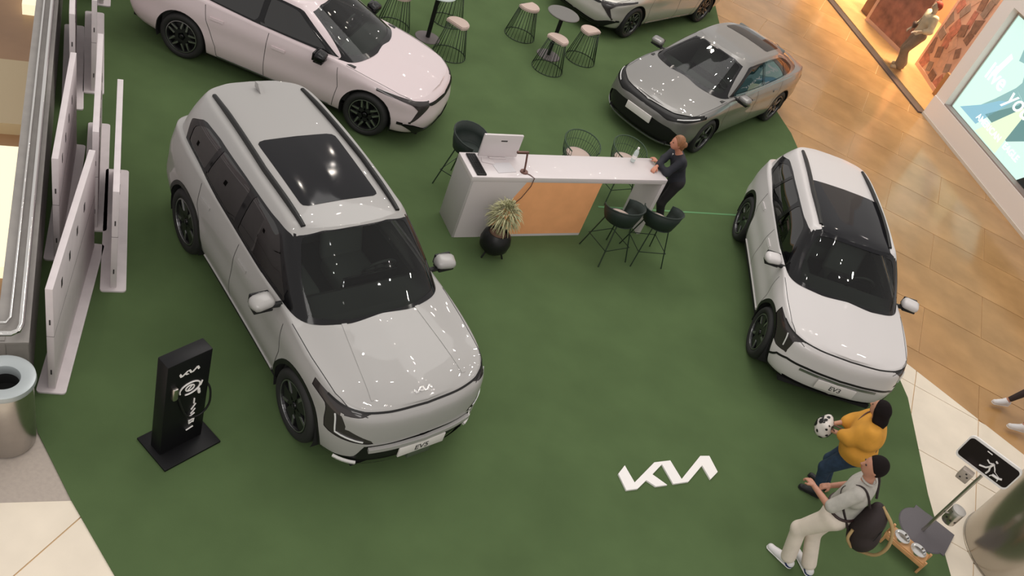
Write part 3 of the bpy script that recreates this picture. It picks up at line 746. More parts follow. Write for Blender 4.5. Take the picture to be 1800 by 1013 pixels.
EV5 = mod(SUV, levels=[(.21, .22, .28, .10, .05, .14), (.32, .34, .38, .035, .0, .05), (.52, .52, .55, .0, -.005, .0), (.70, .72, .74, .012, .0, .0), (.86, .90, .93, .018, .03, .02)], sill=.345, sill_f=.27, label='large silver electric SUV with black roof rails and a dark sunroof panel, nearest car', paint=M_silver, style='block',
    cuts=[
        (5, 'front', [(0, .22), (.66, .22), (.84, .30), (.84, .345), (.66, .40), (.60, .56), (0, .59)], .02, front),
        (3, 'front', [(.56, .925), (.92, .985), (.935, .94), (.87, .885), (.87, .62), (.52, .585), (.54, .63), (.76, .75), (.80, .885), (.66, .895)], 0, lambda p: p.x > 1.5 and p.z < 1.02),
        (6, 'front', [(.55, .98), (.80, .98), (.85, .60), (.78, .60), (.74, .90), (.55, .92)], 0, lambda p: p.x < -1.9)],
    gcuts=[
        (9, 'front', [(-.3, 1.0), (.95, 1.0), (.80, 1.22), (.615, 1.60), (.35, 1.648), (-.3, 1.658)], .0, lambda p: p.x > .30),
        (3, 'front', [(-.3, 1.165), (.72, 1.145), (.665, 1.36), (.57, 1.60), (.34, 1.64), (-.3, 1.65)], .05, lambda p: p.x > .30 and abs(p.y) < .70),
        (2, 'side', [(1.10, 1.0), (1.02, 1.12), (.36, 1.60), (.28, 1.60), (.0, 1.585), (-.6, 1.585), (-1.2, 1.575), (-1.60, 1.54), (-1.85, 1.40), (-1.78, 1.2), (-1.7, 1.0)], 0, lambda p: abs(p.y) > .48 and p.x < 1.02),
        (4, 'side', [(.72, 1.14), (.24, 1.52), (.10, 1.555), (-.32, 1.56), (-.32, 1.14)], .03, None),
        (8, 'side', [(-.42, 1.15), (-.42, 1.56), (-1.06, 1.55), (-1.15, 1.19)], .03, None),
        (5, 'side', [(-1.22, 1.20), (-1.14, 1.545), (-1.50, 1.52), (-1.72, 1.40), (-1.70, 1.22)], .03, None),
        (7, 'top', [(.10, -.9), (.10, .42), (-.95, .44), (-.95, -.9)], .07, lambda p: p.z > 1.6),
        (6, 'front', [(-.3, 1.26), (.60, 1.26), (.54, 1.56), (-.3, 1.58)], .05, lambda p: p.x < -1.9)],
    rails=(.33, -1.85, [(.3, .520), (-.5, .545), (-1.85, .51)], .02),
    plate=(2.262, .43, 'EV5'), badge=(2.05, .20, M_chrome),
    strips=[
        ('bonnet_lip', [(2.6, 0, .925), (2.6, .40, .925), (2.5, .62, .93), (2.4, .74, .945), (2.3, .84, .965)], (-1, 0, 0), .022, M_blk, .002, 'thin black line under the bonnet edge'),
        ('lamp_strip', [(2.5, .83, .86), (2.5, .82, .66), (2.5, .62, .62)], (-1, 0, 0), .014, M_drl, .004, 'white lamp strip'),
        ('bumper_bar', [(3, 0, .535), (3, .40, .53), (3, .56, .52)], (-1, 0, 0), .045, M_silver, .035, None),
        ('bumper_bar', [(3, .62, .30), (3, .78, .315)], (-1, 0, 0), .035, M_letter0, .02, 'silver bumper corner bar'),
        ('sill_trim', [(.85, 2, .335), (-.85, 2, .335)], (0, -1, 0), .035, M_silver, .012, 'silver strip along the sill')])
def ev5_extra(root, low, up):
    for s in (1, -1):        # raised ridges that run down the bonnet
        low.ribbon('bonnet_ridge', [(1.12, s * .40, 3), (1.6, s * .46, 3), (1.98, s * .50, 3)], (0, 0, -1), .05, M_silver, root, off=-.004, thick=.010)
    bm = bmesh.new(); box(bm, (2.24, 0, .315), (.05, .26, .09), bev=.01); finish(bm, 'tow_cover', M_mach, root, True, 40)
    bm = bmesh.new()
    prism(bm, [(0, 0), (-.16, 0), (-.17, .06), (-.10, .075)], -.02, .02, Matrix.Translation((-1.78, 0, 1.68)) @ Matrix.Rotation(PI / 2, 4, 'X'))
    bmesh.ops.recalc_face_normals(bm, faces=bm.faces); finish(bm, 'roof_antenna', M_silver, root, False)
EV5['extra'] = ev5_extra

def sx(L, k, kz=1, dy=0):   # scale a list of net points
    return [(a[0] * k, a[1] + dy * (1 if abs(a[1]) > .3 else 0), *(z * kz for z in a[2:])) for a in L]
k3 = .932
EV3 = mod(SUV, label='white electric SUV with a dark glass front roof parked at the brown tiles', paint=M_white, style='block', wb=2.62, R=.355, hw=.925, track=.915,
    xf=2.24 * k3, xr=-2.37 * k3, plan=[(x * k3, y * .985) for x, y in SUV['plan']], spine_x=[x * k3 for x in SUV['spine_x']],
    levels=[(.22, .21, .27, .10, .14, .14), (.33, .33, .37, .035, .03, .05), (.50, .50, .53, .0, .0, .0), (.66, .68, .70, .012, .012, .0), (.81, .85, .87, .018, .04, .02)],
    belt=[(x * k3, z * .94) for x, z in SUV['belt']], spine=[(x * k3, z * .94) for x, z in SUV['spine']], spine_floor=.94,
    bonnet=[(x * k3, y * .985) for x, y in SUV['bonnet']], bonnet_drop=.05,
    g_base=sx(SUV['g_base'], k3, .94, -.012), g_roof=sx(SUV['g_roof'], k3, .925, -.02), g_spine_x=[x * k3 for x in SUV['g_spine_x']], g_spine=[(x * k3, z * .925) for x, z in SUV['g_spine']],
    arch=.40, clad=.055, sill=.29, cab_z=1.03, cab_x=(1.02, -1.85), mirror=(.66, 1.0, 1.08),
    cuts=[
        (3, 'front', [(.60, .875), (.70, .885), (.84, .90), (.93, .93), (.93, .66), (.84, .60), (.74, .64), (.72, .82), (.66, .85)], .0, lambda p: p.x > 1.35 and p.z < .955),
        (5, 'front', [(0, .24), (.58, .24), (.64, .34), (0, .34)], .0, front),
        (7, 'front', [(0, .20), (.55, .20), (.58, .238), (0, .238)], 0, front),
        (6, 'front', [(.55, .92), (.80, .92), (.85, .60), (.76, .60), (.72, .84), (.55, .86)], 0, lambda p: p.x < -1.8)],
    gcuts=[
        (9, 'front', [(-.3, .9), (.95, .9), (.78, 1.22), (.60, 1.49), (.35, 1.6), (-.3, 1.6)], .0, lambda p: p.x > .29),
        (3, 'front', [(-.3, 1.095), (.70, 1.075), (.64, 1.27), (.55, 1.475), (.34, 1.51), (-.3, 1.52)], .05, lambda p: p.x > .29 and abs(p.y) < .70),
        (2, 'side', [(1.10, .9), (.98, 1.05), (.33, 1.47), (.25, 1.465), (.0, 1.45), (-.56, 1.455), (-1.12, 1.45), (-1.50, 1.43), (-1.80, 1.31), (-1.62, 1.12), (-1.55, .9)], 0, lambda p: abs(p.y) > .46 and p.x < .97),
        (4, 'side', [(.66, 1.07), (.22, 1.40), (.10, 1.425), (-.30, 1.43), (-.30, 1.07)], .03, None),
        (8, 'side', [(-.39, 1.08), (-.39, 1.43), (-.99, 1.425), (-1.07, 1.11)], .03, None),
        (5, 'side', [(-1.14, 1.12), (-1.06, 1.42), (-1.40, 1.40), (-1.60, 1.29), (-1.50, 1.14)], .03, None),
        (7, 'top', [(.55, -.9), (.55, .49), (.25, .50), (-.86, .50), (-.86, -.9)], .0, lambda p: p.z > 1.50),
        (6, 'front', [(-.3, 1.18), (.60, 1.18), (.52, 1.44), (-.3, 1.46)], .05, lambda p: p.x < -1.8)],
    rails=(.22, -1.70, [(.3, .505), (-.5, .525), (-1.70, .49)], .02),
    seams_side=[[(.86, .32), (.89, .65), (.82, .95)], [(-.17, .30), (-.19, .65), (-.19, 1.0)], [(-1.05, 1.03), (-1.02, .8), (-.84, .43), (-.82, .30)]],
    seams_top=[[(.91, .832), (1.28, .822), (1.68, .788), (1.86, .71), (1.95, .6)]], handles=[(-.02, .87), (-.88, .91)],
    plate=(2.095, .47, 'EV3'), badge=None, mirror_mat=M_white,
    strips=[
        ('bonnet_lip', [(2.6, 0, .868), (2.6, .40, .868), (2.5, .62, .875), (2.4, .74, .885), (2.3, .84, .90)], (-1, 0, 0), .018, M_blk, .002, 'thin black line under the bonnet edge'),
        ('bumper_outline', [(3, 0, .60), (3, .45, .60), (3, .70, .585), (2.9, .80, .54), (2.9, .86, .40)], (-1, 0, 0), .028, M_blk, .004, 'black outline of the lower bumper'),
        ('bumper_bar', [(3, 0, .555), (3, .40, .555), (3, .52, .55)], (-1, 0, 0), .035, M_mach, .006, 'silver slot bar over the plate'),
        ('lamp_strip', [(2.5, .80, .84), (2.5, .79, .68)], (-1, 0, 0), .014, M_drl, .004, 'white lamp strip'),
        ('sill_trim', [(.80, 2, .325), (-.80, 2, .325)], (0, -1, 0), .035, M_white, .012, 'white strip along the sill')], extra=None)

SEDAN = mod(SUV, wb=2.72, R=.335, Wt=.225, xf=2.29, xr=-2.42, hw=.925, track=.905,
    plan=[(2.29, 0), (2.25, .42), (2.12, .70), (1.86, .86), (1.36, .915), (.8, .91), (0, .91), (-.8, .915), (-1.36, .925), (-1.9, .885), (-2.26, .76), (-2.40, .42), (-2.42, 0)],
    levels=[(.18, .18, .24, .10, .12, .12), (.28, .28, .33, .035, .03, .05), (.42, .44, .48, .0, .0, .0), (.55, .62, .65, .012, .02, .0), (.68, .79, .84, .018, .06, .02)],
    top_in=(.075, .15, .05), belt=[(2.29, .75), (2.12, .765), (1.86, .80), (1.36, .87), (.8, .93), (0, .95), (-.8, .98), (-1.36, 1.0), (-1.9, 1.0), (-2.42, .96)],
    spine_x=[2.14, 2.11, 2.02, 1.82, 1.48, 1.08, 0, -.8, -1.4, -1.85, -2.15, -2.30, -2.36],
    spine=[(2.14, .765), (2.0, .815), (1.8, .865), (1.48, .925), (1.08, .98), (0, .98), (-1, 1.0), (-1.8, 1.04), (-2.15, 1.06), (-2.36, 1.03)],
    rows=[(.14, .16), (.45, .62)], spine_floor=.86,
    bonnet=[(2.4, 0), (2.14, .5), (2.02, .70), (1.80, .78), (1.36, .82), (.98, .83), (.92, .70), (.92, 0), (.92, -.3), (2.4, -.3)], bonnet_drop=.05,
    g_base=[(1.22, 0, .955), (1.17, .42, .95), (.98, .74, .925), (.50, .82, .925), (-.40, .835, .955), (-1.25, .82, .985), (-1.85, .70, 1.01), (-2.1, .42, 1.03), (-2.14, 0, 1.03)],
    g_roof=[(.26, 0, 1.385), (.24, .32, 1.38), (.13, .555, 1.35), (-.12, .585, 1.375), (-.55, .595, 1.385), (-1.0, .575, 1.36), (-1.35, .53, 1.30), (-1.46, .30, 1.32), (-1.48, 0, 1.325)],
    g_spine_x=[.26, .20, .05, -.2, -.6, -.95, -1.25, -1.42, -1.48], g_spine=[(.26, 1.385), (.05, 1.425), (-.4, 1.44), (-.9, 1.42), (-1.2, 1.385), (-1.48, 1.325)],
    arch=.375, clad=.012, sill=.235, cab_z=.93, cab_x=(1.10, -1.75), mirror=(.66, .99, .99), rails=None,
    seams_side=[[(.90, .26), (.94, .6), (.88, .86)], [(-.14, .25), (-.16, .6), (-.16, .92)], [(-1.10, .95), (-1.05, .75), (-.88, .42), (-.86, .25)]],
    seams_top=[[(.98, .83), (1.36, .82), (1.80, .78), (2.02, .70), (2.10, .58)]], handles=[(.02, .77), (-.90, .81)], extra=None, badge=None, plate=None,
    gcuts=[
        (9, 'front', [(-.3, .8), (.95, .8), (.745, .965), (.63, 1.14), (.525, 1.31), (.33, 1.355), (-.3, 1.365)], .0, lambda p: p.x > .12),
        (3, 'front', [(-.3, 1.0), (.675, .98), (.595, 1.14), (.495, 1.30), (.32, 1.342), (-.3, 1.352)], .04, lambda p: p.x > .12 and abs(p.y) < .68),
        (2, 'side', [(.86, .95), (.80, .97), (.16, 1.32), (-.1, 1.34), (-.55, 1.35), (-1.0, 1.325), (-1.28, 1.25), (-1.55, 1.10), (-1.45, 1.03), (-.4, .975)], .03, lambda p: abs(p.y) > .46 and p.x < .97),
        (4, 'side', [(.66, .985), (.12, 1.295), (-.1, 1.315), (-.28, 1.32), (-.28, .99)], .03, None),
        (8, 'side', [(-.36, .995), (-.36, 1.322), (-.95, 1.30), (-1.12, 1.22), (-1.14, 1.03)], .03, None),
        (6, 'front', [(-.3, 1.08), (.56, 1.08), (.47, 1.27), (-.3, 1.295)], .05, lambda p: p.x < -1.44)])
GREY = mod(SEDAN, levels=[(.18, .18, .24, .10, .03, .12), (.28, .28, .33, .035, .0, .05), (.42, .44, .48, .0, -.01, .0), (.56, .62, .65, .012, .0, .0), (.69, .79, .84, .018, .045, .02)], label='slate grey sedan with a wide black grille band behind the white counter', paint=M_grey, style='twist',
    cuts=[
        (4, 'front', [(0, .735), (.50, .75), (.72, .78), (.88, .815), (.90, .76), (.76, .69), (.50, .63), (.30, .66), (0, .66)], .0, lambda p: p.x > 1.6 and p.z < .84),
        (5, 'front', [(0, .215), (.66, .215), (.76, .30), (.74, .46), (.60, .53), (0, .56)], .03, front),
        (7, 'front', [(0, .18), (.72, .18), (.80, .24), (.72, .25), (.62, .215), (0, .215)], 0, front),
        (6, 'front', [(0, .93), (.80, .93), (.84, .84), (0, .86)], 0, lambda p: p.x < -1.9)],
    plate=(2.30, .50, None), badge=(2.0, .22, M_chrome),
    gcuts=SEDAN['gcuts'] + [(7, 'top', [(-.62, -.9), (-.62, .47), (-1.22, .44), (-1.22, -.9)], .06, lambda p: p.z > 1.32)],
    strips=[('lamp_strip', [(2.6, .62, .70), (2.5, .84, .765)], (-1, 0, 0), .016, M_drl, .003, 'white lamp strip'),
            ('bumper_lip', [(3, 0, .20), (3, .50, .20), (3, .70, .215), (2.9, .80, .27)], (-1, 0, 0), .03, M_mach, .01, 'silver lower lip'),
            ('^window_frame', [(.64, 2, .965), (-.4, 2, .98), (-1.2, 2, 1.015)], (0, -1, 0), .012, M_mach, .004, 'bright window sill strip')])
def star_front(lab, paint, **k):
    return mod(SEDAN, label=lab, paint=paint, style='star', wb=2.80, xf=2.27, sill=.24,
    cuts=[
        (3, 'front', [(.50, .715), (.70, .745), (.86, .80), (.93, .85), (.93, .80), (.76, .70), (.70, .62), (.80, .42), (.62, .58), (.50, .66)], .0, lambda p: p.x > 1.45 and p.z < .88),
        (4, 'front', [(0, .66), (.50, .69), (.50, .65), (0, .62)], .0, lambda p: p.x > 1.6),
        (5, 'front', [(0, .20), (.50, .20), (.66, .24), (.86, .42), (.74, .40), (.54, .30), (0, .32)], .0, front),
        (6, 'front', [(0, .93), (.80, .93), (.84, .84), (0, .86)], 0, lambda p: p.x < -1.9)],
    strips=[('lamp_strip', [(2.6, .52, .70), (2.6, .72, .735), (2.4, .86, .80)], (-1, 0, 0), .016, M_drl, .003, 'white lamp strip'),
            ('bumper_lip', [(3, 0, .22), (3, .42, .22), (3, .62, .24)], (-1, 0, 0), .03, M_mach, .01, 'silver lower lip'),
            ('sill_trim', [(.85, 2, .26), (-.85, 2, .26)], (0, -1, 0), .03, M_mach, .008, 'silver strip along the sill')], **k)
ROSE = star_front('rosy white hatchback with black star-shaped headlamps behind the silver SUV', M_rose, mirror_mat=M_gloss)
PALE = star_front('pale silver sedan at the top edge beyond the right cluster of wire stools', M_pale)
for cfg, x, y, a in ((EV5, -1.958, 6.983, -.6875), (EV3, 3.90, 10.961, -1.4332), (ROSE, -4.267, 11.526, 0.0), (GREY, 1.851, 15.829, -2.055), (PALE, .024, 19.336, -2.078)):
    build_car(mod(cfg, pos=(x, y), rz=a))
# ------------------------------------------------------------------ counter and what stands on it
M_lam = mat('white_laminate', (.64, .585, .59), .28, coat=.3)
M_wood = mat('orange_wood_panel', (.95, .44, .20), .45, noise=.06, nscale=4, detail=8)
M_cush = mat('beige_cushion', (.50, .39, .34), .8)
M_wire = mat('dark_green_wire', (.015, .03, .016), .5)
M_shell = mat('woven_black_shell', (.012, .022, .018), .6, bump=.4, bscale=120)
M_wpanel = mat('white_board', (.66, .60, .61), .5, noise=.05, nscale=6)
M_hole = mat('dark_slot', (.03, .025, .025), .7)
M_kiosk = mat('satin_black', (.006, .006, .007), .4, spec=.22)
M_letter = mat('white_lettering', (.85, .82, .80), .5)
A0 = np.array([-.99, 9.27]); DD = np.array([.7915, .6112]); DN = np.array([-.6112, .7915])
CRZ = math.atan2(DD[1], DD[0])
ct = empty('service_counter', (A0[0], A0[1], .012), CRZ, 'long white service counter with an orange wood front panel', 'counter')
def CB(name, x0, x1, y0, y1, z0, z1, m, bev=.004, parent=None):
    return Box(name, ((x0 + x1) / 2, (y0 + y1) / 2, (z0 + z1) / 2), (x1 - x0, y1 - y0, z1 - z0), m, parent or ct, bev=bev)
CB('counter_top', 0, 3.04, 0, .51, .925, 1.0, M_lam)
CB('end_panel', 2.98, 3.04, 0, .51, 0, .925, M_lam)
CB('cabinet_side', 0, .03, 0, .51, 0, .925, mat('side_panel_grey', (.42, .40, .39), .4))
bm = bmesh.new(); prism(bm, [(0.03, 0), (.39, 0), (.80, .925), (.03, .925)], -.022, .0, Matrix.Rotation(PI / 2, 4, 'X')); bmesh.ops.recalc_face_normals(bm, faces=bm.faces)
finish(bm, 'white_front_panel', M_lam, ct, False)
bm = bmesh.new(); prism(bm, [(.39, .04), (1.97, .04), (1.97, .925), (.80, .925)], -.016, -.002, Matrix.Rotation(PI / 2, 4, 'X')); bmesh.ops.recalc_face_normals(bm, faces=bm.faces)
finish(bm, 'wood_panel', M_wood, ct, False)['label'] = 'slanted orange wood front panel'
bm = bmesh.new(); prism(bm, [(.40, .0), (1.97, .0), (1.97, .04), (.40, .04)], -.014, -.002, Matrix.Rotation(PI / 2, 4, 'X')); bmesh.ops.recalc_face_normals(bm, faces=bm.faces)
finish(bm, 'kick_strip', M_lam, ct, False)
CB('back_panel', .03, 1.95, .40, .42, 0, .925, M_lam)
CB('cable_port', .10, .16, .20, .26, .999, 1.003, M_hole, 0)
def onc(x, y, z=1.012): q = A0 + DD * x + DN * y; return (float(q[0]), float(q[1]), z)
# screen seen from the back
mo = empty('monitor', onc(.50, .42), CRZ, 'white backed monitor standing on the left end of the counter', 'monitor')
Box('screen_back', (0, 0, .19), (.56, .035, .34), M_lam, mo, bev=.01)
Box('screen', (0, .019, .19), (.53, .004, .31), M_gloss, mo)
Box('stand_neck', (0, .03, .06), (.06, .03, .12), M_lam, mo); Box('stand_foot', (0, .02, .008), (.24, .12, .016), M_lam, mo, bev=.004)
Box('back_mark', (.02, -.0185, .27), (.09, .003, .018), M_hole, mo)
# black slotted tray along the left edge
tr = empty('keyboard', onc(.14, .25), CRZ, 'black keyboard lying along the left edge of the counter', 'keyboard')
Box('keyboard_base', (0, 0, .012), (.13, .44, .02), M_blk, tr, bev=.004)
for kx in range(4):
    for ky in range(13): Box('key', (-.045 + kx * .03, -.192 + ky * .032, .024), (.025, .027, .006), M_kiosk, tr)
# papers, tablet bracket and its cable
tag(Box('paper_sheet', onc(.52, .20, 1.016), (.27, .20, .003), mat('paper', (.60, .58, .60), .6), None, rz=CRZ + .1), 'grey-white paper sheet lying in front of the monitor on the counter', 'paper')
tag(Box('flyer_holder', onc(.34, .33, 1.018), (.17, .10, .012), M_lam, None, rz=CRZ - .3, bev=.003), 'small white folder lying between keyboard and monitor', 'folder')
tb = empty('payment_stand', onc(.78, .18), CRZ, 'brown metal bracket stand on the counter right of the paper sheet', 'stand')
M_brz = mat('bronze_metal', (.17, .09, .075), .35, metal=.6)
Tube('upright', [(0, -.06, .02), (0, -.02, .14), (0, .02, .24)], .013, M_brz, tb); Box('cross_bar', (-.07, .02, .25), (.17, .03, .03), M_brz, tb, bev=.004)
Lathe('foot', [(0, .018), (.05, .016), (.055, 0), (0, 0)], M_brz, tb, 20, loc=(0, -.06, 0))
tag(Tube('power_cable', [onc(.78, .10, 1.02), onc(.84, .05, 1.02), onc(.88, -.01, 1.015), onc(.86, -.03, .9), onc(.78, -.04, .72), onc(.66, -.04, .55), onc(.60, -.05, .30)], .006, M_brz, None, 6), 'thin cable hanging from the bracket stand down the white counter front', 'cable')
# bottle
bt = empty('water_bottle', onc(2.66, .42), 0, 'small clear plastic water bottle on the right end of the counter', 'bottle')
Lathe('bottle_body', [(0, 0), (.033, .002), (.035, .02), (.034, .10), (.036, .15), (.024, .19), (.014, .205), (.014, .215)], mat('bottle_plastic', (.55, .62, .60), .12, coat=.5), bt, 20)
Lathe('bottle_label', [(.0365, .06), (.0368, .062), (.0368, .11), (.0365, .112)], M_letter, bt, 20); Lathe('bottle_cap', [(0, .24), (.016, .238), (.016, .214), (0, .212)], M_letter, bt, 16)

# ------------------------------------------------------------------ potted plant
px_, py_ = -.44, 9.27
pl = empty('potted_plant', (px_, py_, .012), 0, 'wispy pale green plant in a round black pot before the counter', 'plant')
Lathe('pot', [(0, .07), (.12, .075), (.19, .15), (.205, .24), (.185, .33), (.14, .385), (.12, .38), (.15, .32), (0, .31)], M_blk, pl, 32, angle=60)
for a in (0, 2.1, 4.2): Tube('pot_leg', [(.12 * math.cos(a), .12 * math.sin(a), .10), (.17 * math.cos(a), .17 * math.sin(a), 0)], .012, M_blk, pl)
Lathe('soil', [(0, .345), (.135, .34)], mat('soil', (.22, .13, .09), .9), pl, 20)
rnd = random.Random(3); bm = bmesh.new()
for i in range(620):
    a = rnd.uniform(0, 2 * PI); el = rnd.uniform(-.5, 1.5); rr0 = rnd.uniform(.3, 1) ** .6
    b = Vector((.17 * rr0 * math.cos(a) * math.cos(el), .17 * rr0 * math.sin(a) * math.cos(el), .66 + .20 * rr0 * math.sin(el)))
    L = rnd.uniform(.06, .13); e = el + rnd.uniform(-.5, .5); w = rnd.uniform(.006, .012); pv = None
    for k in range(4):
        t = k / 3; q = b + Vector((math.cos(a) * math.cos(e) * L * t, math.sin(a) * math.cos(e) * L * t, L * (math.sin(e) * t - .6 * t * t)))
        sd = Vector((-math.sin(a), math.cos(a), 0)) * w * (1 - .8 * t) * (1.2 if k else .6); c = [bm.verts.new(q - sd), bm.verts.new(q + sd)]
        if pv: bm.faces.new((pv[0], pv[1], c[1], c[0]))
        pv = c
fo = finish(bm, 'foliage', mat('olive_leaf', (.36, .35, .19), .7, noise=.3, nscale=9), pl, True); fo['kind'] = 'stuff'
for i in range(7):
    a = i * .9; Tube('stem', [(.02 * math.cos(a), .02 * math.sin(a), .33), (.04 * math.cos(a), .04 * math.sin(a), .5), (.09 * math.cos(a), .09 * math.sin(a), .7)], .006, MATS['olive_leaf'], pl, 6)

# ------------------------------------------------------------------ bar chairs round the counter
def make_chair(label, cushion, loc, rz, group=None, mesh_m=None):
    t = empty('bar_chair', loc, rz, label, 'chair', group)      # faces +x
    m = mesh_m or M_shell
    SH = .62
    bm = bmesh.new()                                            # shell: seat, curved back and arms as one woven sheet
    rows = []
    for i in range(15):
        th = -2.25 + 4.5 * i / 14                               # angle round the back, 0 = straight back
        hgt = .28 * (.55 + .45 * math.cos(th * .62)) ; rows.append([])
        for kz, (rr, zz) in enumerate(((.16, 0), (.215, .03), (.245, .5), (.262, 1.0))):
            x = -rr * math.cos(th) * 1.0; y = rr * math.sin(th) * 1.08
            rows[-1].append(bm.verts.new((x, y, SH + .01 + hgt * zz)))
    for i in range(14):
        for k_ in range(3): bm.faces.new((rows[i][k_], rows[i][k_ + 1], rows[i + 1][k_ + 1], rows[i + 1][k_]))
    bmesh.ops.recalc_face_normals(bm, faces=bm.faces)
    if mesh_m:                                                  # open wire back
        co = [[v.co.copy() for v in r] for r in rows]; bm.free(); bm = bmesh.new()
        for i in range(len(co) - 1):
            for f_ in (0, .5): tube(bm, [co[i][k].lerp(co[i + 1][k], f_) for k in range(4)], .0035, 5)
        for k in (1, 2): tube(bm, [r[k] for r in co], .004, 5)
        bmesh.ops.recalc_face_normals(bm, faces=bm.faces); finish(bm, 'backrest', m, t, True)['kind'] = 'stuff'
    else:
        sh = finish(bm, 'backrest', m, t, True); sh.modifiers.new('thick', 'SOLIDIFY').thickness = .010
    rim = [r[-1] for r in [[(-.262 * math.cos(-2.25 + 4.5 * i / 14), .262 * 1.08 * math.sin(-2.25 + 4.5 * i / 14), SH + .01 + .28 * (.55 + .45 * math.cos((-2.25 + 4.5 * i / 14) * .62)))] for i in range(15)]]
    Tube('back_frame', rim, .010, m, t, 6)
    Lathe('seat', [(0, SH + .012), (.15, SH + .012), (.215, SH + .025), (.22, SH + .01), (.15, SH - .004), (0, SH - .004)], m, t, 24)
    if cushion: Lathe('cushion', [(0, SH + .055), (.15, SH + .052), (.185, SH + .035), (.185, SH + .02), (0, SH + .014)], M_cush, t, 24)
    for sx_ in (1, -1):
        for sy_ in (1, -1): Tube('leg', [(sx_ * .12, sy_ * .13, SH), (sx_ * .24, sy_ * .25, .0)], .0095, m if mesh_m else M_wire, t, 6)
    for z, k_ in ((.25, .80),):
        q = [(sx_ * (.12 + .12 * k_ * .9), sy_ * (.13 + .12 * k_ * .9), z) for sx_, sy_ in ((1, 1), (1, -1), (-1, -1), (-1, 1))]
        Tube('foot_rail', q, .007, m if mesh_m else M_wire, t, 6, True)
    return t
M_gsh = mat('green_grey_mesh_shell', (.035, .065, .035), .7)
aN = math.atan2(DN[1], DN[0])
make_chair('black woven bar chair in front of the counter, beside the wood panel', True, (.97, 10.30, .012), aN + .15)
make_chair('black woven bar chair in front of the counter, at its open right end', True, (1.50, 10.60, .012), aN - .15)
make_chair('black woven bar chair with armrests behind the left end of the counter', False, (-1.30, 10.42, .012), -.25)
make_chair('green-grey bar chair with beige cushion behind the middle of the counter', True, (.12, 11.42, .012), aN + PI - .1, mesh_m=M_gsh)
make_chair('green-grey bar chair with beige cushion behind the counter, next to the person in black', True, (.80, 11.83, .012), aN + PI + .1, mesh_m=M_gsh)

# ------------------------------------------------------------------ wire stools and high tables
def make_stool(label, loc, rz):
    t = empty('wire_stool', loc, rz, label, 'stool'); H = .57
    bm = bmesh.new()
    for i in range(26):
        a = 2 * PI * i / 26; tube(bm, [(.165 * math.cos(a), .165 * math.sin(a), H), (.29 * math.cos(a), .29 * math.sin(a), .01)], .004 if i % 6 else .007, 5)
    for r_, z_ in ((.29, .01), (.165, H)): tube(bm, [(r_ * math.cos(a), r_ * math.sin(a), z_) for a in [2 * PI * k / 32 for k in range(32)]], .0065, 6, True)
    bmesh.ops.recalc_face_normals(bm, faces=bm.faces); finish(bm, 'wire_cage', M_wire, t, True)['kind'] = 'stuff'
    P = []                                                       # D-shaped cushion
    for k in range(25):
        a = 2 * PI * k / 24; x = .20 * math.cos(a); y = .20 * math.sin(a); P.append((max(x, -.10), y))
    bm = bmesh.new(); prism(bm, P[:-1], H, H + .05); bmesh.ops.recalc_face_normals(bm, faces=bm.faces)
    es = [e for e in bm.edges if abs(e.verts[0].co.z - e.verts[1].co.z) < 1e-5 and e.verts[0].co.z > H + .02 and len(e.link_faces) == 2 and e.calc_face_angle(0) > .5]
    bmesh.ops.bevel(bm, geom=es, offset=.014, segments=2, affect='EDGES'); finish(bm, 'cushion', M_cush, t, True, 35)
    return t
make_stool('wire stool with beige cushion nearest the camera at the right bar table', (-.98, 14.97, .012), 1.2)
make_stool('wire stool with beige cushion on the left of the right bar table', (-1.74, 15.80, .012), -.5)
make_stool('wire stool with beige cushion between the right bar table and the pale car', (-.52, 15.88, .012), 2.6)
make_stool('wire stool with beige cushion on the right of the left bar table', (-2.58, 13.98, .012), 1.2)
make_stool('wire stool with a dark bag on its cushion behind the rosy white car', (-3.68, 14.13, .012), -.4)
make_stool('wire stool cut by the top edge of the photo behind the left bar table', (-3.0, 15.15, .012), -1.4)
tag(Lathe('round_bag', [(0, .10), (.06, .09), (.085, .045), (.06, .005), (0, 0)], mat('dark_maroon_cloth', (.03, .008, .012), .8), None, 20, loc=(-3.64, 14.12, .632)), 'small dark maroon bag lying on the stool behind the rosy white car', 'bag')
def make_table(label, loc, top_m):
    t = empty('bar_table', loc, 0, label, 'table')
    Lathe('table_top', [(0, .86), (.29, .86), (.30, .85), (.29, .835), (0, .835)], top_m, t, 40)
    Lathe('pole', [(0, .835), (.038, .835), (.038, .02), (0, .02)], M_blk, t, 16)
    Lathe('base_plate', [(0, .022), (.06, .02), (.22, .012), (.225, 0), (0, 0)], mat('base_grey', (.13, .11, .11), .5), t, 32)
make_table('round dark grey bar table ringed by three wire stools', (-1.08, 15.50, .012), mat('table_grey', (.13, .125, .115), .4))
make_table('round bar table with black pole behind the bonnet of the rosy white car', (-3.07, 14.24, .012), mat('table_pale', (.42, .48, .46), .3))

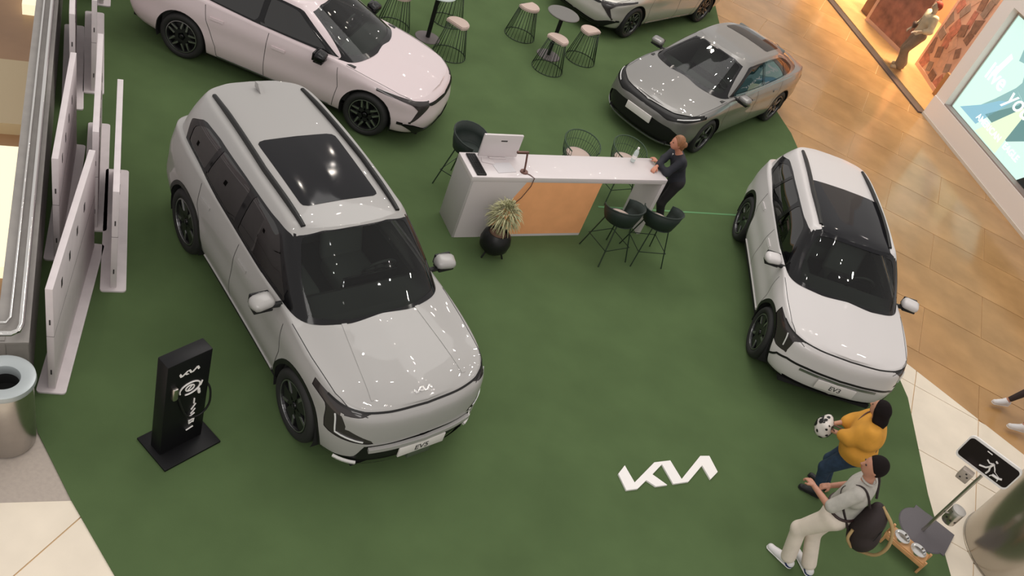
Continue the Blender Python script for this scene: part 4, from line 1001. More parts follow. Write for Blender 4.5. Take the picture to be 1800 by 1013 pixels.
# ------------------------------------------------------------------ white board stands along the parapet
def board_stand(near, far, side, label, shiny=False):
    near = np.array(near); far = np.array(far); d = far - near; L = np.hypot(*d); d /= L; n = np.array([d[1], -d[0]]) * side
    W = .25; c = near + n * W / 2; rz = math.atan2(d[1], d[0])
    t = empty('board_stand', (c[0], c[1], .012), rz, label, 'display stand')
    P = []
    for (x, y) in ((0, -W / 2), (L, -W / 2), (L, W / 2), (0, W / 2)):
        for k in range(5):
            a = {0: PI, 1: -PI / 2, 2: 0, 3: PI / 2}[len(P) // 5] + k * PI / 8; r = .035
            P.append((x + (r if x == 0 else -r) + r * math.cos(a), y + (r if y < 0 else -r) + r * math.sin(a)))
    Prism('base_plate', P, 0, .018, M_wpanel, t)
    b = Box('upright_board', (L / 2, 0, .018 + .64), (L - .10, .06, 1.28), M_wpanel, t, bev=.004)
    for x, z in ((.055, .25), (.055, .9)): Box('slot', (x - .0065, 0, z), (.006, .012, .06), M_hole, b)
    for x in (.4, .75, 1.1, 1.45): Box('slot', (x, -.031 , 1.05), (.05, .004, .09), M_hole, b); 
    Box('joint_line', (L / 2, 0, .72), (L - .098, .062, .004), M_hole, b)
    return t
board_stand((-3.62, 4.69), (-4.48, 6.60), 1, 'white upright board stand nearest the camera, next to the steel bin')
board_stand((-3.90, 6.08), (-4.98, 7.84), 1, 'white upright board stand closest to the rear wheel of the silver SUV')
board_stand((-4.57, 6.77), (-5.65, 8.50), 1, 'white upright board stand second from the silver SUV, middle row')
board_stand((-4.60, 6.17), (-5.62, 7.96), 1, 'white upright board stand closest to the parapet in the middle of the row')
board_stand((-6.07, 9.01), (-7.22, 10.77), 1, 'white upright board stand in the back row nearer to the rosy white car')
board_stand((-6.05, 8.55), (-7.19, 10.26), 1, 'white upright board stand in the back row nearer to the parapet')
board_stand((-7.27, 11.0), (-8.4, 12.8), 1, 'white upright board stand cut by the top edge of the photo')

# ------------------------------------------------------------------ flat emblem on the carpet
o_ = np.array([1.84, 6.60]); 
EM = []
for (x, y) in LOGO:
    u = 1060 + x / 7.5; v = 780 + y / 7.5
    dv = _F * 1.0 + _R2 * ((u - 900) / FPX) - _U2 * ((v - 506.5) / FPX); s_ = (.03 - CAM_H) / dv.z; EM.append((dv.x * s_, dv.y * s_))
es_ = Prism('emblem_sign', EM, .0, .024, M_letter, None, Matrix.Translation((0, 0, .010))); tag(es_, 'large flat white KIA letters lying on the green carpet', 'sign')

# ------------------------------------------------------------------ charging post
cz = math.atan2(.52, .26)
ch = empty('charging_post', (-2.27, 4.82, .012), cz, 'black charging post with white emblem on a black floor plate', 'charging post')
Box('floor_plate', (0, 0, .012), (.58, .44, .024), M_kiosk, ch, bev=.004)
Box('post_body', (-.02, .02, .61), (.43, .15, 1.21), M_kiosk, ch, bev=.012)
CF = frame((-.04, -.056, 0), (1, 0, 0), (0, 0, 1))
bm = bmesh.new(); prism(bm, [((u - .5) * .20 + .02, v * .20 + 1.02) for u, v in LOGO_UV], 0, .004, CF); bmesh.ops.recalc_face_normals(bm, faces=bm.faces); finish(bm, 'emblem', M_letter, ch, False)
def cft(name, pts, r, m=M_letter, closed=False): return Tube(name, [CF @ Vector((u, v, .004 + w)) for u, v, w in [(*p, 0) if len(p) == 2 else p for p in pts]], r, m, ch, 6, closed)
cft('swirl_mark', [(.04 + .10 * math.cos(a), .82 + .075 * math.sin(a)) for a in np.linspace(-2.0, 2.6 * 1.0 + .9, 26)][::1], .008)
cft('swirl_mark', [(.04 + .042 * math.cos(a), .825 + .036 * math.sin(a)) for a in np.linspace(0, 2 * PI, 14)[:-1]], .007, closed=True)
cft('plug_mark', [(.02, .80), (.06, .85)], .006); cft('plug_mark', [(.13, .76), (.14, .70)], .014); cft('plug_mark', [(.145, .80), (.16, .85)], .008)
for (a, b, c, d) in [(.10, .575, .10, .64), (.08, .50, .12, .56), (.08, .44, .12, .49), (.06, .40, .12, .43), (.07, .34, .12, .35), (.07, .30, .12, .32), (.07, .35, .075, .30), (.12, .35, .115, .30), (.05, .22, .12, .235)]:
    cft('side_lettering', [(a, b), (c, d)], .007)
hd = Box('plug_holster', (-.16, -.075, .86), (.05, .05, .15), M_steel, ch, bev=.015)
Tube('charging_cable', [(.18, -.03, .78), (.21, -.07, .68), (.20, -.09, .50), (.12, -.085, .40), (.0, -.08, .44), (-.07, -.075, .60), (-.12, -.08, .78)], .010, M_blk, ch, 8, smooth=4)

# ------------------------------------------------------------------ steel bin
bi = empty('steel_bin', (-3.50, 4.17, 0), 0, 'round brushed steel litter bin with a dark opening', 'bin')
Lathe('bin_body', [(0, .01), (.205, .01), (.215, .03), (.215, .78), (.20, .78)], M_steel, bi, 48)
Lathe('bin_lid', [(.235, .78), (.24, .80), (.235, .835), (.215, .845), (.125, .825), (.115, .80), (.115, .74), (.215, .76), (.235, .78)], mat('satin_steel_lid', (.42, .46, .47), .4, metal=.4), bi, 48)
Lathe('liner', [(0, .62), (.118, .62), (.118, .80)], M_under, bi, 32)

# ------------------------------------------------------------------ pet walk sign, dispenser, bowls
sg = empty('pet_walk_sign', (5.52, 7.64, .0), 0, 'black sign of a person walking a dog on a silver pole', 'sign')
Lathe('base_disc', [(0, .022), (.05, .02), (.30, .012), (.31, 0), (0, 0)], mat('sign_base_grey', (.11, .10, .11), .5), sg, 48, loc=(.02, .02, .012))
Box('base_sheet', (.10, .06, .018), (.52, .44, .012), MATS['sign_base_grey'], sg, rz=-.45)
Tube('pole', [(0, 0, .03), (.08, .12, 1.02)], .019, M_steel, sg, 12)
sd = np.array([.55, -.27]); sd /= np.hypot(*sd)
SM = frame((.12, .26, 1.12), (sd[0], sd[1], 0), (.02, .08, 1.0))
def srect(w, h, r): return [(sx_ * (w / 2 - r) + r * math.cos(a0 + k * PI / 12), sy_ * (h / 2 - r) + r * math.sin(a0 + k * PI / 12)) for sx_, sy_, a0 in ((1, 1, 0), (-1, 1, PI / 2), (-1, -1, PI), (1, -1, 1.5 * PI)) for k in range(7)]
Prism('sign_frame', srect(.63, .34, .06), -.025, .0, M_letter, sg, SM); Prism('sign_face', srect(.60, .28, .045), .0, .004, mat('sign_black', (.012, .006, .008), .3), sg, SM)
def st(name, pts, r): return Tube(name, [SM @ Vector((u, v, .009)) for u, v in pts], r, M_letter, sg, 6)
st('walker_figure', [(.05, .035), (.04, -.02)], .014); st('walker_figure', [(.04, -.02), (.015, -.06), (-.05, -.085)], .010); st('walker_figure', [(.04, -.02), (.06, -.07), (.055, -.12)], .010)
st('walker_figure', [(.05, .03), (.01, .01), (-.03, .03)], .008); st('walker_figure', [(.05, .03), (.09, -.01), (.11, -.04)], .007); st('walker_figure', [(.055, .066), (.06, .078)], .017)
st('dog_figure', [(.11, -.085), (.19, -.08)], .016); st('dog_figure', [(.19, -.075), (.215, -.062)], .012); st('dog_figure', [(.11, -.09), (.10, -.118)], .006); st('dog_figure', [(.185, -.09), (.19, -.118)], .006); st('leash', [(.11, -.04), (.19, -.07)], .003); st('top_mark', [(-.09, .115), (-.03, .113)], .006)
db = empty('bag_dispenser', (5.61, 7.82, .86), math.atan2(sd[1], sd[0]), 'small grey perforated box beside the sign pole under the black sign', 'dispenser')
Box('dispenser_box', (-.10, -.04, .03), (.13, .09, .15), M_greyst, db, bev=.008)
for a, b in ((-.13, .0), (-.07, .04), (-.10, .075)): Box('hole', (a, -.087, b), (.018, .004, .018), M_hole, db)
cn = empty('bag_canister', (5.66, 7.66, .30), 0, 'round silver canister with punched holes halfway up the sign pole', 'canister')
Lathe('canister_body', [(0, 0), (.075, 0), (.078, .01), (.078, .20), (.07, .21)], M_steel, cn, 32)
Lathe('canister_lid', [(.08, .20), (.08, .222), (.06, .232), (0, .234)], mat('pale_lid', (.55, .53, .50), .35, metal=.3), cn, 32)
for a in (3.6, 4.3, 5.0): Lathe('hole', [(0, 0), (.014, 0)], M_hole, cn, 12, M=Matrix.Translation((.079 * math.cos(a), .079 * math.sin(a), .08)) @ Matrix.Rotation(a, 4, 'Z') @ Matrix.Rotation(PI / 2, 4, 'Y'))
Tube('bracket', [(-.12, -.01, .12), (-.03, 0, .12)], .012, M_steel, cn)
bs = empty('pet_bowl_stand', (5.20, 7.17, .012), math.atan2(7.10 - 7.19, 5.26 - 5.09), 'low bamboo stand holding two steel pet bowls at the sign base', 'pet bowl stand')
M_bam = mat('bamboo', (.56, .30, .13), .45, noise=.1, nscale=12)
Box('stand_top', (0, 0, .16), (.46, .19, .022), M_bam, bs, bev=.005); Box('side_rail', (0, -.10, .13), (.46, .014, .05), M_bam, bs, bev=.003)
for sx_ in (1, -1):
    for sy_ in (1, -1): Box('leg', (sx_ * .235, sy_ * .085, .10), (.028, .028, .20), M_bam, bs, bev=.004)
    Box('cross_rail', (sx_ * .235, 0, .05), (.02, .17, .02), M_bam, bs)
    Lathe('bowl', [(.088, .172), (.092, .20), (.086, .200), (.072, .178), (.05, .175), (0, .174)], M_chrome, bs, 32, loc=(sx_ * .105, 0, 0))
# ------------------------------------------------------------------ shop window display
M_pink = mat('framed_cloth_pink', (.33, .14, .11), .8, noise=.5, nscale=3.2, detail=8); M_frm = mat('pale_pink_frame', (.78, .50, .42), .6)
def wall_board(name, p0, p1, z0, h, label, cat, m_face, t=.06, fr=.10):
    d = np.subtract(p1, p0); L = np.hypot(*d); e = empty(name, (p0[0], p0[1], z0), math.atan2(d[1], d[0]), label, cat)
    Box('panel_board', (L / 2, 0, h / 2), (L, t, h), m_face, e)
    for (x0, x1, a, b) in ((0, L, 0, fr), (0, L, h - fr, h), (0, fr, fr, h - fr), (L - fr, L, fr, h - fr)):
        Box('frame_bar', ((x0 + x1) / 2, -.005, (a + b) / 2), (x1 - x0, t + .03, b - a), M_frm, e)
    return e, L
wall_board('framed_panel', (5.93, 25.20), (6.86, 23.55), .06, 2.7, 'tall dusky pink fabric panel in a pale frame in the shop window', 'panel', M_pink)
pb, L = wall_board('patchwork_panel', (7.20, 23.40), (7.56, 21.80), .06, 2.7, 'tall pink panel covered with overlapping picture patches in the shop window', 'panel', M_frm)
rn = random.Random(5); PM = [mat('patch_rose', (.50, .20, .17), .7, noise=.4, nscale=8), mat('patch_brown', (.24, .13, .11), .7, noise=.4, nscale=9), mat('patch_grey', (.30, .22, .21), .7, noise=.3, nscale=7), mat('patch_pale', (.66, .42, .36), .7, noise=.2, nscale=6)]
for r in range(7):
    for c_ in range(4):
        x = .22 + c_ * (L - .34) / 3.4 + rn.uniform(-.05, .05); z = .24 + r * .37 + rn.uniform(-.06, .06); a = rn.uniform(-.7, .7)
        b = Box('picture_patch', (0, 0, 0), (rn.uniform(.20, .40), .008, rn.uniform(.20, .42)), PM[rn.randrange(4)], pb); b.location = (x, -.034 - .006 * ((r + c_) % 3), z); b.rotation_euler = (0, a, 0)
for s_, d_, w_, lab in ((-5.2, 1.1, .55, 'dark brown block standing in the shop window at the top edge'), (-.95, 1.0, .34, 'low tan wooden block behind the mannequin in the shop window')):
    q = wp(s_, d_, .06); o = Box('display_block', (0, 0, .3 if w_ < .5 else .45), (w_, w_, .6 if w_ < .5 else .9), mat('block_brown', (.16, .05, .03), .5) if w_ > .5 else mat('block_tan', (.42, .22, .09), .6), None, bev=.006)
    o.location = q; o.rotation_euler = (0, 0, -1.2); tag(o, lab, 'display block')
for i in range(3):                                            # clothes on a rail at the far end
    q = wp(-7.0 - i * .35, .7, .06)
    hg = empty('hanging_garment', q, 0, ['white', 'dark brown', 'grey'][i] + ' garment hanging at the far end of the shop window', 'garment')
    Box('cloth', (0, 0, 1.0), (.34, .08, .8), mat('garment_%d' % i, [(.7, .68, .68), (.05, .03, .03), (.2, .19, .2)][i], .8), hg, rz=-1.2, bev=.03)
    Tube('hanger', [(0, 0, 1.38), (0, 0, 1.62)], .006, M_steel, hg)
rk = empty('clothes_rail', wp(-7.35, .7, .06), math.atan2(WD[1], WD[0]), 'steel clothes rail with garments at the far end of the shop window', 'clothes rail')
Tube('rail', [(-.8, 0, 0), (-.8, 0, 1.62), (.8, 0, 1.62), (.8, 0, 0)], .014, M_steel, rk)
# ------------------------------------------------------------------ organic surfaces: smooth union of tapered limbs, meshed by surface nets
def sdf_mesh(prims, vox, k=.03, clips=(), noise=None):
    """prims: ('c', a, b, ra, rb) tapered capsule | ('e', centre, radii, R3x3 or None); clips: (point, normal) keep side where (p-o).n < 0"""
    lo = np.full(3, 1e9); hi = -lo
    for p in prims:
        if p[0] == 'c': r = max(p[3], p[4]); pts = np.array([p[1], p[2]])
        else: r = max(p[2]); pts = np.array([p[1]])
        lo = np.minimum(lo, pts.min(0) - r); hi = np.maximum(hi, pts.max(0) + r)
    lo -= 3 * vox; hi += 3 * vox
    n = np.ceil((hi - lo) / vox).astype(int) + 1
    ax = [lo[i] + vox * np.arange(n[i]) for i in range(3)]
    D = np.full(n, 1e3, np.float32)
    for p in prims:
        kk = p[5] if p[0] == 'c' and len(p) > 5 else (p[4] if p[0] == 'e' and len(p) > 4 else k)
        if p[0] == 'c': r = max(p[3], p[4]); pts = np.array([p[1], p[2]], float)
        else: r = max(p[2]); pts = np.array([p[1]], float)
        a = np.maximum(0, np.floor((pts.min(0) - r - kk - 3 * vox - lo) / vox).astype(int)); b = np.minimum(n, np.ceil((pts.max(0) + r + kk + 3 * vox - lo) / vox).astype(int) + 1)
        sl = tuple(slice(a[i], b[i]) for i in range(3))
        X, Y, Z = np.meshgrid(ax[0][sl[0]], ax[1][sl[1]], ax[2][sl[2]], indexing='ij')
        if p[0] == 'c':
            A = pts[0]; d = pts[1] - A; L2 = max(d @ d, 1e-9)
            t = np.clip(((X - A[0]) * d[0] + (Y - A[1]) * d[1] + (Z - A[2]) * d[2]) / L2, 0, 1)
            q = np.sqrt((X - A[0] - t * d[0]) ** 2 + (Y - A[1] - t * d[1]) ** 2 + (Z - A[2] - t * d[2]) ** 2) - (p[3] + (p[4] - p[3]) * t)
        else:
            R = p[3] if len(p) > 3 and p[3] is not None else np.eye(3); P = np.stack([X - pts[0][0], Y - pts[0][1], Z - pts[0][2]], -1) @ R
            s = np.array(p[2]); kq = np.linalg.norm(P / s, axis=-1); k2 = np.linalg.norm(P / (s * s), axis=-1) + 1e-9
            q = kq * (kq - 1) / k2
        o = D[sl]; h = np.clip(.5 + .5 * (o - q) / kk, 0, 1); D[sl] = o * (1 - h) + q * h - kk * h * (1 - h)
    if clips:
        X, Y, Z = np.meshgrid(*ax, indexing='ij')
        for (o, nn) in clips: D = np.maximum(D, (X - o[0]) * nn[0] + (Y - o[1]) * nn[1] + (Z - o[2]) * nn[2])
    # surface nets
    S = D < 0; C = S[:-1, :-1, :-1].astype(int)
    for i, j, l in [(1, 0, 0), (0, 1, 0), (0, 0, 1), (1, 1, 0), (1, 0, 1), (0, 1, 1), (1, 1, 1)]:
        C = C + S[i:n[0] - 1 + i, j:n[1] - 1 + j, l:n[2] - 1 + l]
    act = (C > 0) & (C < 8); idx = -np.ones(act.shape, int); cells = np.argwhere(act); idx[act] = np.arange(len(cells))
    acc = np.zeros((len(cells), 3)); cnt = np.zeros(len(cells))
    cor = [(0, 0, 0), (1, 0, 0), (0, 1, 0), (0, 0, 1), (1, 1, 0), (1, 0, 1), (0, 1, 1), (1, 1, 1)]
    for a in range(8):
        for b in range(a + 1, 8):
            ca, cb = np.array(cor[a]), np.array(cor[b])
            if np.abs(ca - cb).sum() != 1: continue
            va = D[tuple((cells + ca).T)]; vb = D[tuple((cells + cb).T)]; m = (va < 0) != (vb < 0)
            t = (va[m] / (va[m] - vb[m]))[:, None]; acc[m] += ca + (cb - ca) * t; cnt[m] += 1
    V = lo + vox * (cells + acc / cnt[:, None])
    F = []
    for axn in range(3):
        e = [0, 0, 0]; e[axn] = 1; u, w = [(1, 2), (2, 0), (0, 1)][axn]
        A = S[tuple(slice(1, n[i] - 1) for i in range(3))]; B = S[tuple(slice(1 + e[i], n[i] - 1 + e[i]) for i in range(3))]
        for sgn in (0, 1):
            m = (A & ~B) if sgn == 0 else (~A & B)
            P = np.argwhere(m) + 1
            if not len(P): continue
            du = np.zeros(3, int); du[u] = 1; dw = np.zeros(3, int); dw[w] = 1
            q = [idx[tuple(np.minimum(P - x, np.array(idx.shape) - 1).T)] for x in (0 * du, du, du + dw, dw)]
            Q = np.stack(q if sgn == 0 else q[::-1], 1); F.append(Q[(Q >= 0).all(1)])
    return V, np.concatenate(F)
def sdf_obj(name, parts, m, parent, label=None):
    """parts: list of (prims, vox, k, clips) merged into one object"""
    vs, fs, o = [], [], 0
    for pr_ in parts:
        V, F = sdf_mesh(*pr_); vs.append(V); fs.append(F + o); o += len(V)
    me = bpy.data.meshes.new(name); me.from_pydata(np.concatenate(vs).tolist(), [], np.concatenate(fs).tolist()); me.update()
    ob = link_mesh(me, name, m, parent, True)
    if label: ob['label'] = label
    return ob
def v3(*a): return np.array(a, float)
def ik(a, b, l1, l2, bend):
    d = b - a; L = np.linalg.norm(d); L_ = min(L, (l1 + l2) * .999); u = d / L
    x = (l1 * l1 - l2 * l2 + L_ * L_) / (2 * L_); h = math.sqrt(max(l1 * l1 - x * x, 0))
    bb = np.array(bend, float); bb -= u * (bb @ u); bb /= np.linalg.norm(bb) + 1e-9
    return a + u * x + bb * h, a + u * L_
def rotz(p, a): c, s = math.cos(a), math.sin(a); return v3(c * p[0] - s * p[1], s * p[0] + c * p[1], p[2])
def hand(w, e, size, curl=.6, palm=(0, 0, -1)):
    """palm and five fingers at wrist w, pointing along e"""
    e = e / np.linalg.norm(e); pn = np.array(palm, float); pn -= e * (pn @ e); pn /= np.linalg.norm(pn) + 1e-9; sd_ = np.cross(e, pn)
    s = size; P = [('c', w - e * .02 * s, w + e * .03 * s, .026 * s, .024 * s), ('c', w + e * .03 * s + sd_ * .018 * s, w + e * .08 * s + sd_ * .024 * s, .018 * s, .014 * s), ('c', w + e * .03 * s - sd_ * .018 * s, w + e * .08 * s - sd_ * .024 * s, .018 * s, .014 * s), ('c', w + e * .03 * s, w + e * .085 * s, .018 * s, .014 * s)]
    for i, (off, L) in enumerate(((.030, .060), (.010, .072), (-.010, .067), (-.030, .050))):
        a = w + e * .09 * s + sd_ * off * s; prev = a; ang = 0
        for k in range(3):
            ang += curl * (.5 + .25 * k); dr = e * math.cos(ang) + pn * math.sin(ang); nx = prev + dr * L * s * (.45, .32, .23)[k]
            P.append(('c', prev, nx, (.0105 - .0012 * k) * s, (.0095 - .0012 * k) * s, .004)); prev = nx
    t0 = w + e * .025 * s + sd_ * .022 * s; t1 = t0 + (e * .6 + sd_ * .7 + pn * .35) * .035 * s; t2 = t1 + (e * .85 + sd_ * .1 + pn * .5) * .032 * s
    P += [('c', t0, t1, .014 * s, .012 * s, .006), ('c', t1, t2, .0115 * s, .009 * s, .004)]
    return P
M_skin = mat('skin_warm', (.46, .22, .145), .5); M_skin2 = mat('skin_tan', (.50, .25, .16), .5)
M_eye = mat('eye_dark', (.02, .015, .012), .2); M_lip = mat('lips', (.35, .10, .09), .5)
M_hairb = mat('black_hair', (.009, .006, .006), .8, spec=.15, bump=.5, bscale=150)
def person(name, c):
    """c: pos, facing, height; joints in a frame whose +x is the facing direction"""
    H = c['H']; root = empty(name, (*c['pos'], c.get('z', .012)), c['face'], c['label'], c.get('cat', 'person'))
    pel = v3(c.get('pelvis_x', 0), 0, c.get('pelvis_z', .52) * H)
    ln, sl = c.get('lean', 0), c.get('side', 0); tw = c.get('twist', 0)
    up = v3(math.sin(ln), math.sin(sl), 1.0); up /= np.linalg.norm(up)
    chest = pel + up * .21 * H; neck = pel + up * .305 * H
    ht = c.get('head_turn', 0); hl = c.get('head_lean', 0)
    hup = v3(math.sin(ln + hl), math.sin(sl), 1.0); hup /= np.linalg.norm(hup); head = neck + hup * .105 * H + rotz(v3(.015, 0, 0), ht) * H
    wS, wH = c.get('ws', .112) * H, .052 * H
    sh = [neck - up * .025 * H + rotz(v3(0, s * wS, 0), tw) for s in (1, -1)]; hp = [pel + v3(0, s * wH, -.01 * H) for s in (1, -1)]
    fat = c.get('fat', 1.0); SK = []
    knees, ankles, elb, wr = [], [], [], []
    for i in range(2):
        f = np.array(c['feet'][i], float); an = v3(f[0], f[1], f[2] + .05 * H)
        kn, an = ik(hp[i], an, .245 * H, .242 * H, c.get('knee', [(1, 0, 0), (1, 0, 0)])[i]); knees.append(kn); ankles.append(an)
        hh = np.array(c['hands'][i], float); el, w = ik(sh[i], hh, .168 * H, .150 * H, c.get('elbow', [(-1, .5, -.5), (-1, -.5, -.5)])[i]); elb.append(el); wr.append(w)
    R2 = np.array([rotz(v3(1, 0, 0), ht), rotz(v3(0, 1, 0), ht), v3(0, 0, 1)]).T
    torso = [('c', pel, chest - up * .06 * H, .072 * H * fat, .066 * H * fat), ('c', pel + v3(0, .03 * H, 0), pel + v3(0, -.03 * H, 0), .066 * H * fat, .066 * H * fat),
             ('c', chest + rotz(v3(0, .045 * H, 0), tw), chest + rotz(v3(0, -.045 * H, 0), tw), .062 * H * fat, .062 * H * fat), ('c', sh[0] * .8 + sh[1] * .2 - up * .03 * H, sh[1] * .8 + sh[0] * .2 - up * .03 * H, .046 * H, .046 * H)]
    arms = lambda g, fr=1.0: [x for i in range(2) for x in (('c', sh[i], elb[i], .029 * H + g, .023 * H + g), ('c', elb[i], elb[i] + (wr[i] - elb[i]) * fr, .0225 * H + g, (.0225 - .007 * fr) * H + g))]
    legs = lambda g, fr=1.0, g2=None: [x for i in range(2) for x in (('c', hp[i], knees[i], .050 * H * fat + g, .034 * H + g), ('c', knees[i], knees[i] + (ankles[i] - knees[i]) * fr, .033 * H + g, .020 * H + (g if g2 is None else g2)))]
    feet = []
    for i in range(2):
        fd = rotz(v3(1, 0, 0), c.get('foot_dir', [0, 0])[i]); tip = c.get('foot_tip', [0, 0])[i]
        feet.append((ankles[i], fd, tip))
    headp = [('e', head, (.058 * H, .047 * H, .068 * H), R2), ('c', neck - up * .03 * H, head - hup * .02 * H, .033 * H, .030 * H), ('e', head + R2 @ v3(.022, 0, -.030) * H, (.034 * H, .032 * H, .036 * H), R2, .02),
             ('c', head + R2 @ v3(.056, 0, .004) * H, head + R2 @ v3(.066, 0, -.016) * H, .006 * H, .009 * H, .008), ('e', head + R2 @ v3(-.002, .047, -.008) * H, (.012 * H, .006 * H, .017 * H), R2, .004), ('e', head + R2 @ v3(-.002, -.047, -.008) * H, (.012 * H, .006 * H, .017 * H), R2, .004)]
    hands_ = [x for i in range(2) for x in [hand(wr[i], c.get('hand_dir', [None, None])[i] if c.get('hand_dir', [None, None])[i] is not None else wr[i] - elb[i], H / 1.72 * .95, c.get('curl', .5), c.get('palm', [(0, 0, -1), (0, 0, -1)])[i])]]
    body = sdf_obj('body', [(torso + arms(0) + legs(0) + headp + [('c', a, a + fd * .1 * H - v3(0, 0, .028 * H), .020 * H, .014 * H) for a, fd, tp in feet], .0125, .03, ()), (hands_[0], .0058, .008, ()), (hands_[1], .0058, .008, ())], c['skin'], root)
    for s in (1, -1):
        e = sdf_mesh([('e', head + R2 @ v3(.0535, s * .019, .005) * H, (.004 * H, .008 * H, .0045 * H), R2)], .0025, .002); me = bpy.data.meshes.new('eye'); me.from_pydata(e[0].tolist(), [], e[1].tolist()); link_mesh(me, 'eye', M_eye, root)
    e = sdf_mesh([('e', head + R2 @ v3(.054, 0, -.033) * H, (.005 * H, .014 * H, .0045 * H), R2)], .003, .002); me = bpy.data.meshes.new('mouth'); me.from_pydata(e[0].tolist(), [], e[1].tolist()); link_mesh(me, 'mouth', M_lip, root)
    # clothing
    waist = pel + up * c.get('waist', .055) * H
    if c.get('trousers'):
        g = c.get('tg', .014)
        sdf_obj('trousers', [([('c', pel + v3(0, .03 * H, .0), pel + v3(0, -.03 * H, .0), .070 * H * fat + g * .5, .070 * H * fat + g * .5), ('c', pel, waist + up * .03 * H, .070 * H * fat + g * .4, .066 * H * fat + g * .4)] + legs(g, c.get('tl', .94), g + c.get('flare', .012)), .0125, .035, [(waist + up * .012 * H, up)])], c['trousers'], root, c.get('tlab'))
    if c.get('belt'):
        pts = []
        for k_ in range(28):
            a = 2 * PI * k_ / 28; pts.append(waist + v3(.078 * H * fat * math.cos(a), .098 * H * fat * math.sin(a), 0))
        Tube('belt', pts, .014, c['belt'], root, 8, True)
    g = c.get('sg', .012); hem = pel + up * c.get('hem', .0) * H
    tops = list(torso); tops = [(p[0], p[1], p[2], p[3] + g, p[4] + g) for p in tops]
    slv = arms(g + .004, c.get('sleeve', 0.0))
    if c.get('loose'): tops += [('e', pel + up * .05 * H, (.105 * H * fat, .125 * H * fat, .10 * H), None, .05), ('e', chest - up * .02 * H, (.09 * H * fat, .135 * H * fat, .10 * H), None, .05)]
    if c.get('sleeve', 0) <= 0:
        slv = [x for i in range(2) for x in (('c', sh[i], sh[i] + (elb[i] - sh[i]) * .92, .031 * H + g, .029 * H + g),)]
    sdf_obj('shirt', [(tops + slv, .0125, .075 if c.get('loose') else .04, [(hem, -up), (neck + up * .018 * H, up)])], c['shirt'], root, c.get('slab'))
    if c.get('collar'): Tube('collar', [neck + up * .012 * H + rotz(v3(.040 * H * math.cos(a), .042 * H * math.sin(a), -.006 * math.cos(a)), ht * .3) for a in np.linspace(.35, 2 * PI - .35, 16)], .012, c['shirt'], root, 6)
    for i in range(2):       # shoes
        a, fd, tp = feet[i]; sdn = v3(-fd[1], fd[0], 0); dz = v3(0, 0, 1)
        fdt = fd * math.cos(tp) + dz * math.sin(tp); heel = a - fd * .028 * H - v3(0, 0, .030 * H); toe = heel + fdt * .135 * H
        P = [('c', heel + dz * .012 * H, a + v3(0, 0, .0), .026 * H, .026 * H), ('c', heel, toe, .024 * H, .022 * H), ('c', a + fd * .01 * H - dz * .01 * H, toe - fdt * .04 * H + dz * .006 * H, .026 * H, .022 * H)]
        so = sdf_obj('shoe', [(P, .009, .02, [(v3(0, 0, min(heel[2], toe[2]) - .013 * H), v3(0, 0, -1))] if abs(tp) < .05 else ())], c['shoe'], root)
        P2 = [('c', heel - dz * .012 * H, toe - dz * .012 * H, .027 * H, .024 * H)]
        sdf_obj('sole', [(P2, .009, .01, [(heel - dz * .008 * H, np.cross(sdn, fdt) * (1 if np.cross(sdn, fdt)[2] > 0 else -1)), (v3(0, 0, min(heel[2], toe[2]) - .016 * H), v3(0, 0, -1))])], c['sole'], so)
        if c.get('heel_patch'): sdf_obj('heel_counter', [([('c', heel + dz * .004 * H, a - dz * .016 * H - fd * .006, .0275 * H, .0265 * H)], .009, .01, [(a + fd * .004 * H, fd)])], c['heel_patch'], so)
    # hair
    hk = c.get('hair_kind', 'short')
    cap = [('e', head + R2 @ v3(-.008, 0, .010) * H, (.062 * H, .053 * H, .069 * H), R2)]
    if hk == 'short':
        sdf_obj('hair', [(cap, .009, .02, [(head + R2 @ v3(.026, 0, .022) * H, R2 @ v3(.80, 0, -.60)), (head + R2 @ v3(0, 0, -.035) * H, v3(0, 0, -1))])], c['hair'], root)
    elif hk == 'long':
        ch_ = [head + R2 @ v3(-.035, 0, .0) * H, head + R2 @ v3(-.055, 0, -.07) * H, head + R2 @ v3(-.065, 0, -.14) * H - 0 * up, head + R2 @ v3(-.075, 0, -.24) * H]
        L = cap + [('c', ch_[0], ch_[1], .048 * H, .045 * H), ('c', ch_[1], ch_[2], .045 * H, .038 * H), ('c', ch_[2], ch_[3], .036 * H, .020 * H)]
        L += [('c', head + R2 @ v3(.0, s * .040, -.0) * H, head + R2 @ v3(-.03, s * .040, -.07) * H, .018 * H, .022 * H) for s in (1, -1)]
        sdf_obj('hair', [(L, .010, .03, [(head + R2 @ v3(.030, 0, .022) * H, R2 @ v3(.95, 0, -.31))])], c['hair'], root)
    elif hk == 'bun':
        L = cap + [('c', head + R2 @ v3(-.03, 0, -.01) * H, head + R2 @ v3(-.052, 0, -.05) * H, .045 * H, .032 * H), ('e', head + R2 @ v3(-.075, 0, -.01) * H, (.03 * H, .03 * H, .03 * H), None)]
        sdf_obj('hair', [(L, .009, .02, [(head + R2 @ v3(.028, 0, .022) * H, R2 @ v3(.9, 0, -.43))])], c['hair'], root)
    root_j = dict(pel=pel, chest=chest, neck=neck, head=head, sh=sh, wr=wr, elb=elb, up=up, H=H, waist=waist)
    return root, root_j
def to_local(P, pos, face, z=.012): return rotz(v3(P[0] - pos[0], P[1] - pos[1], P[2] - z), -face)

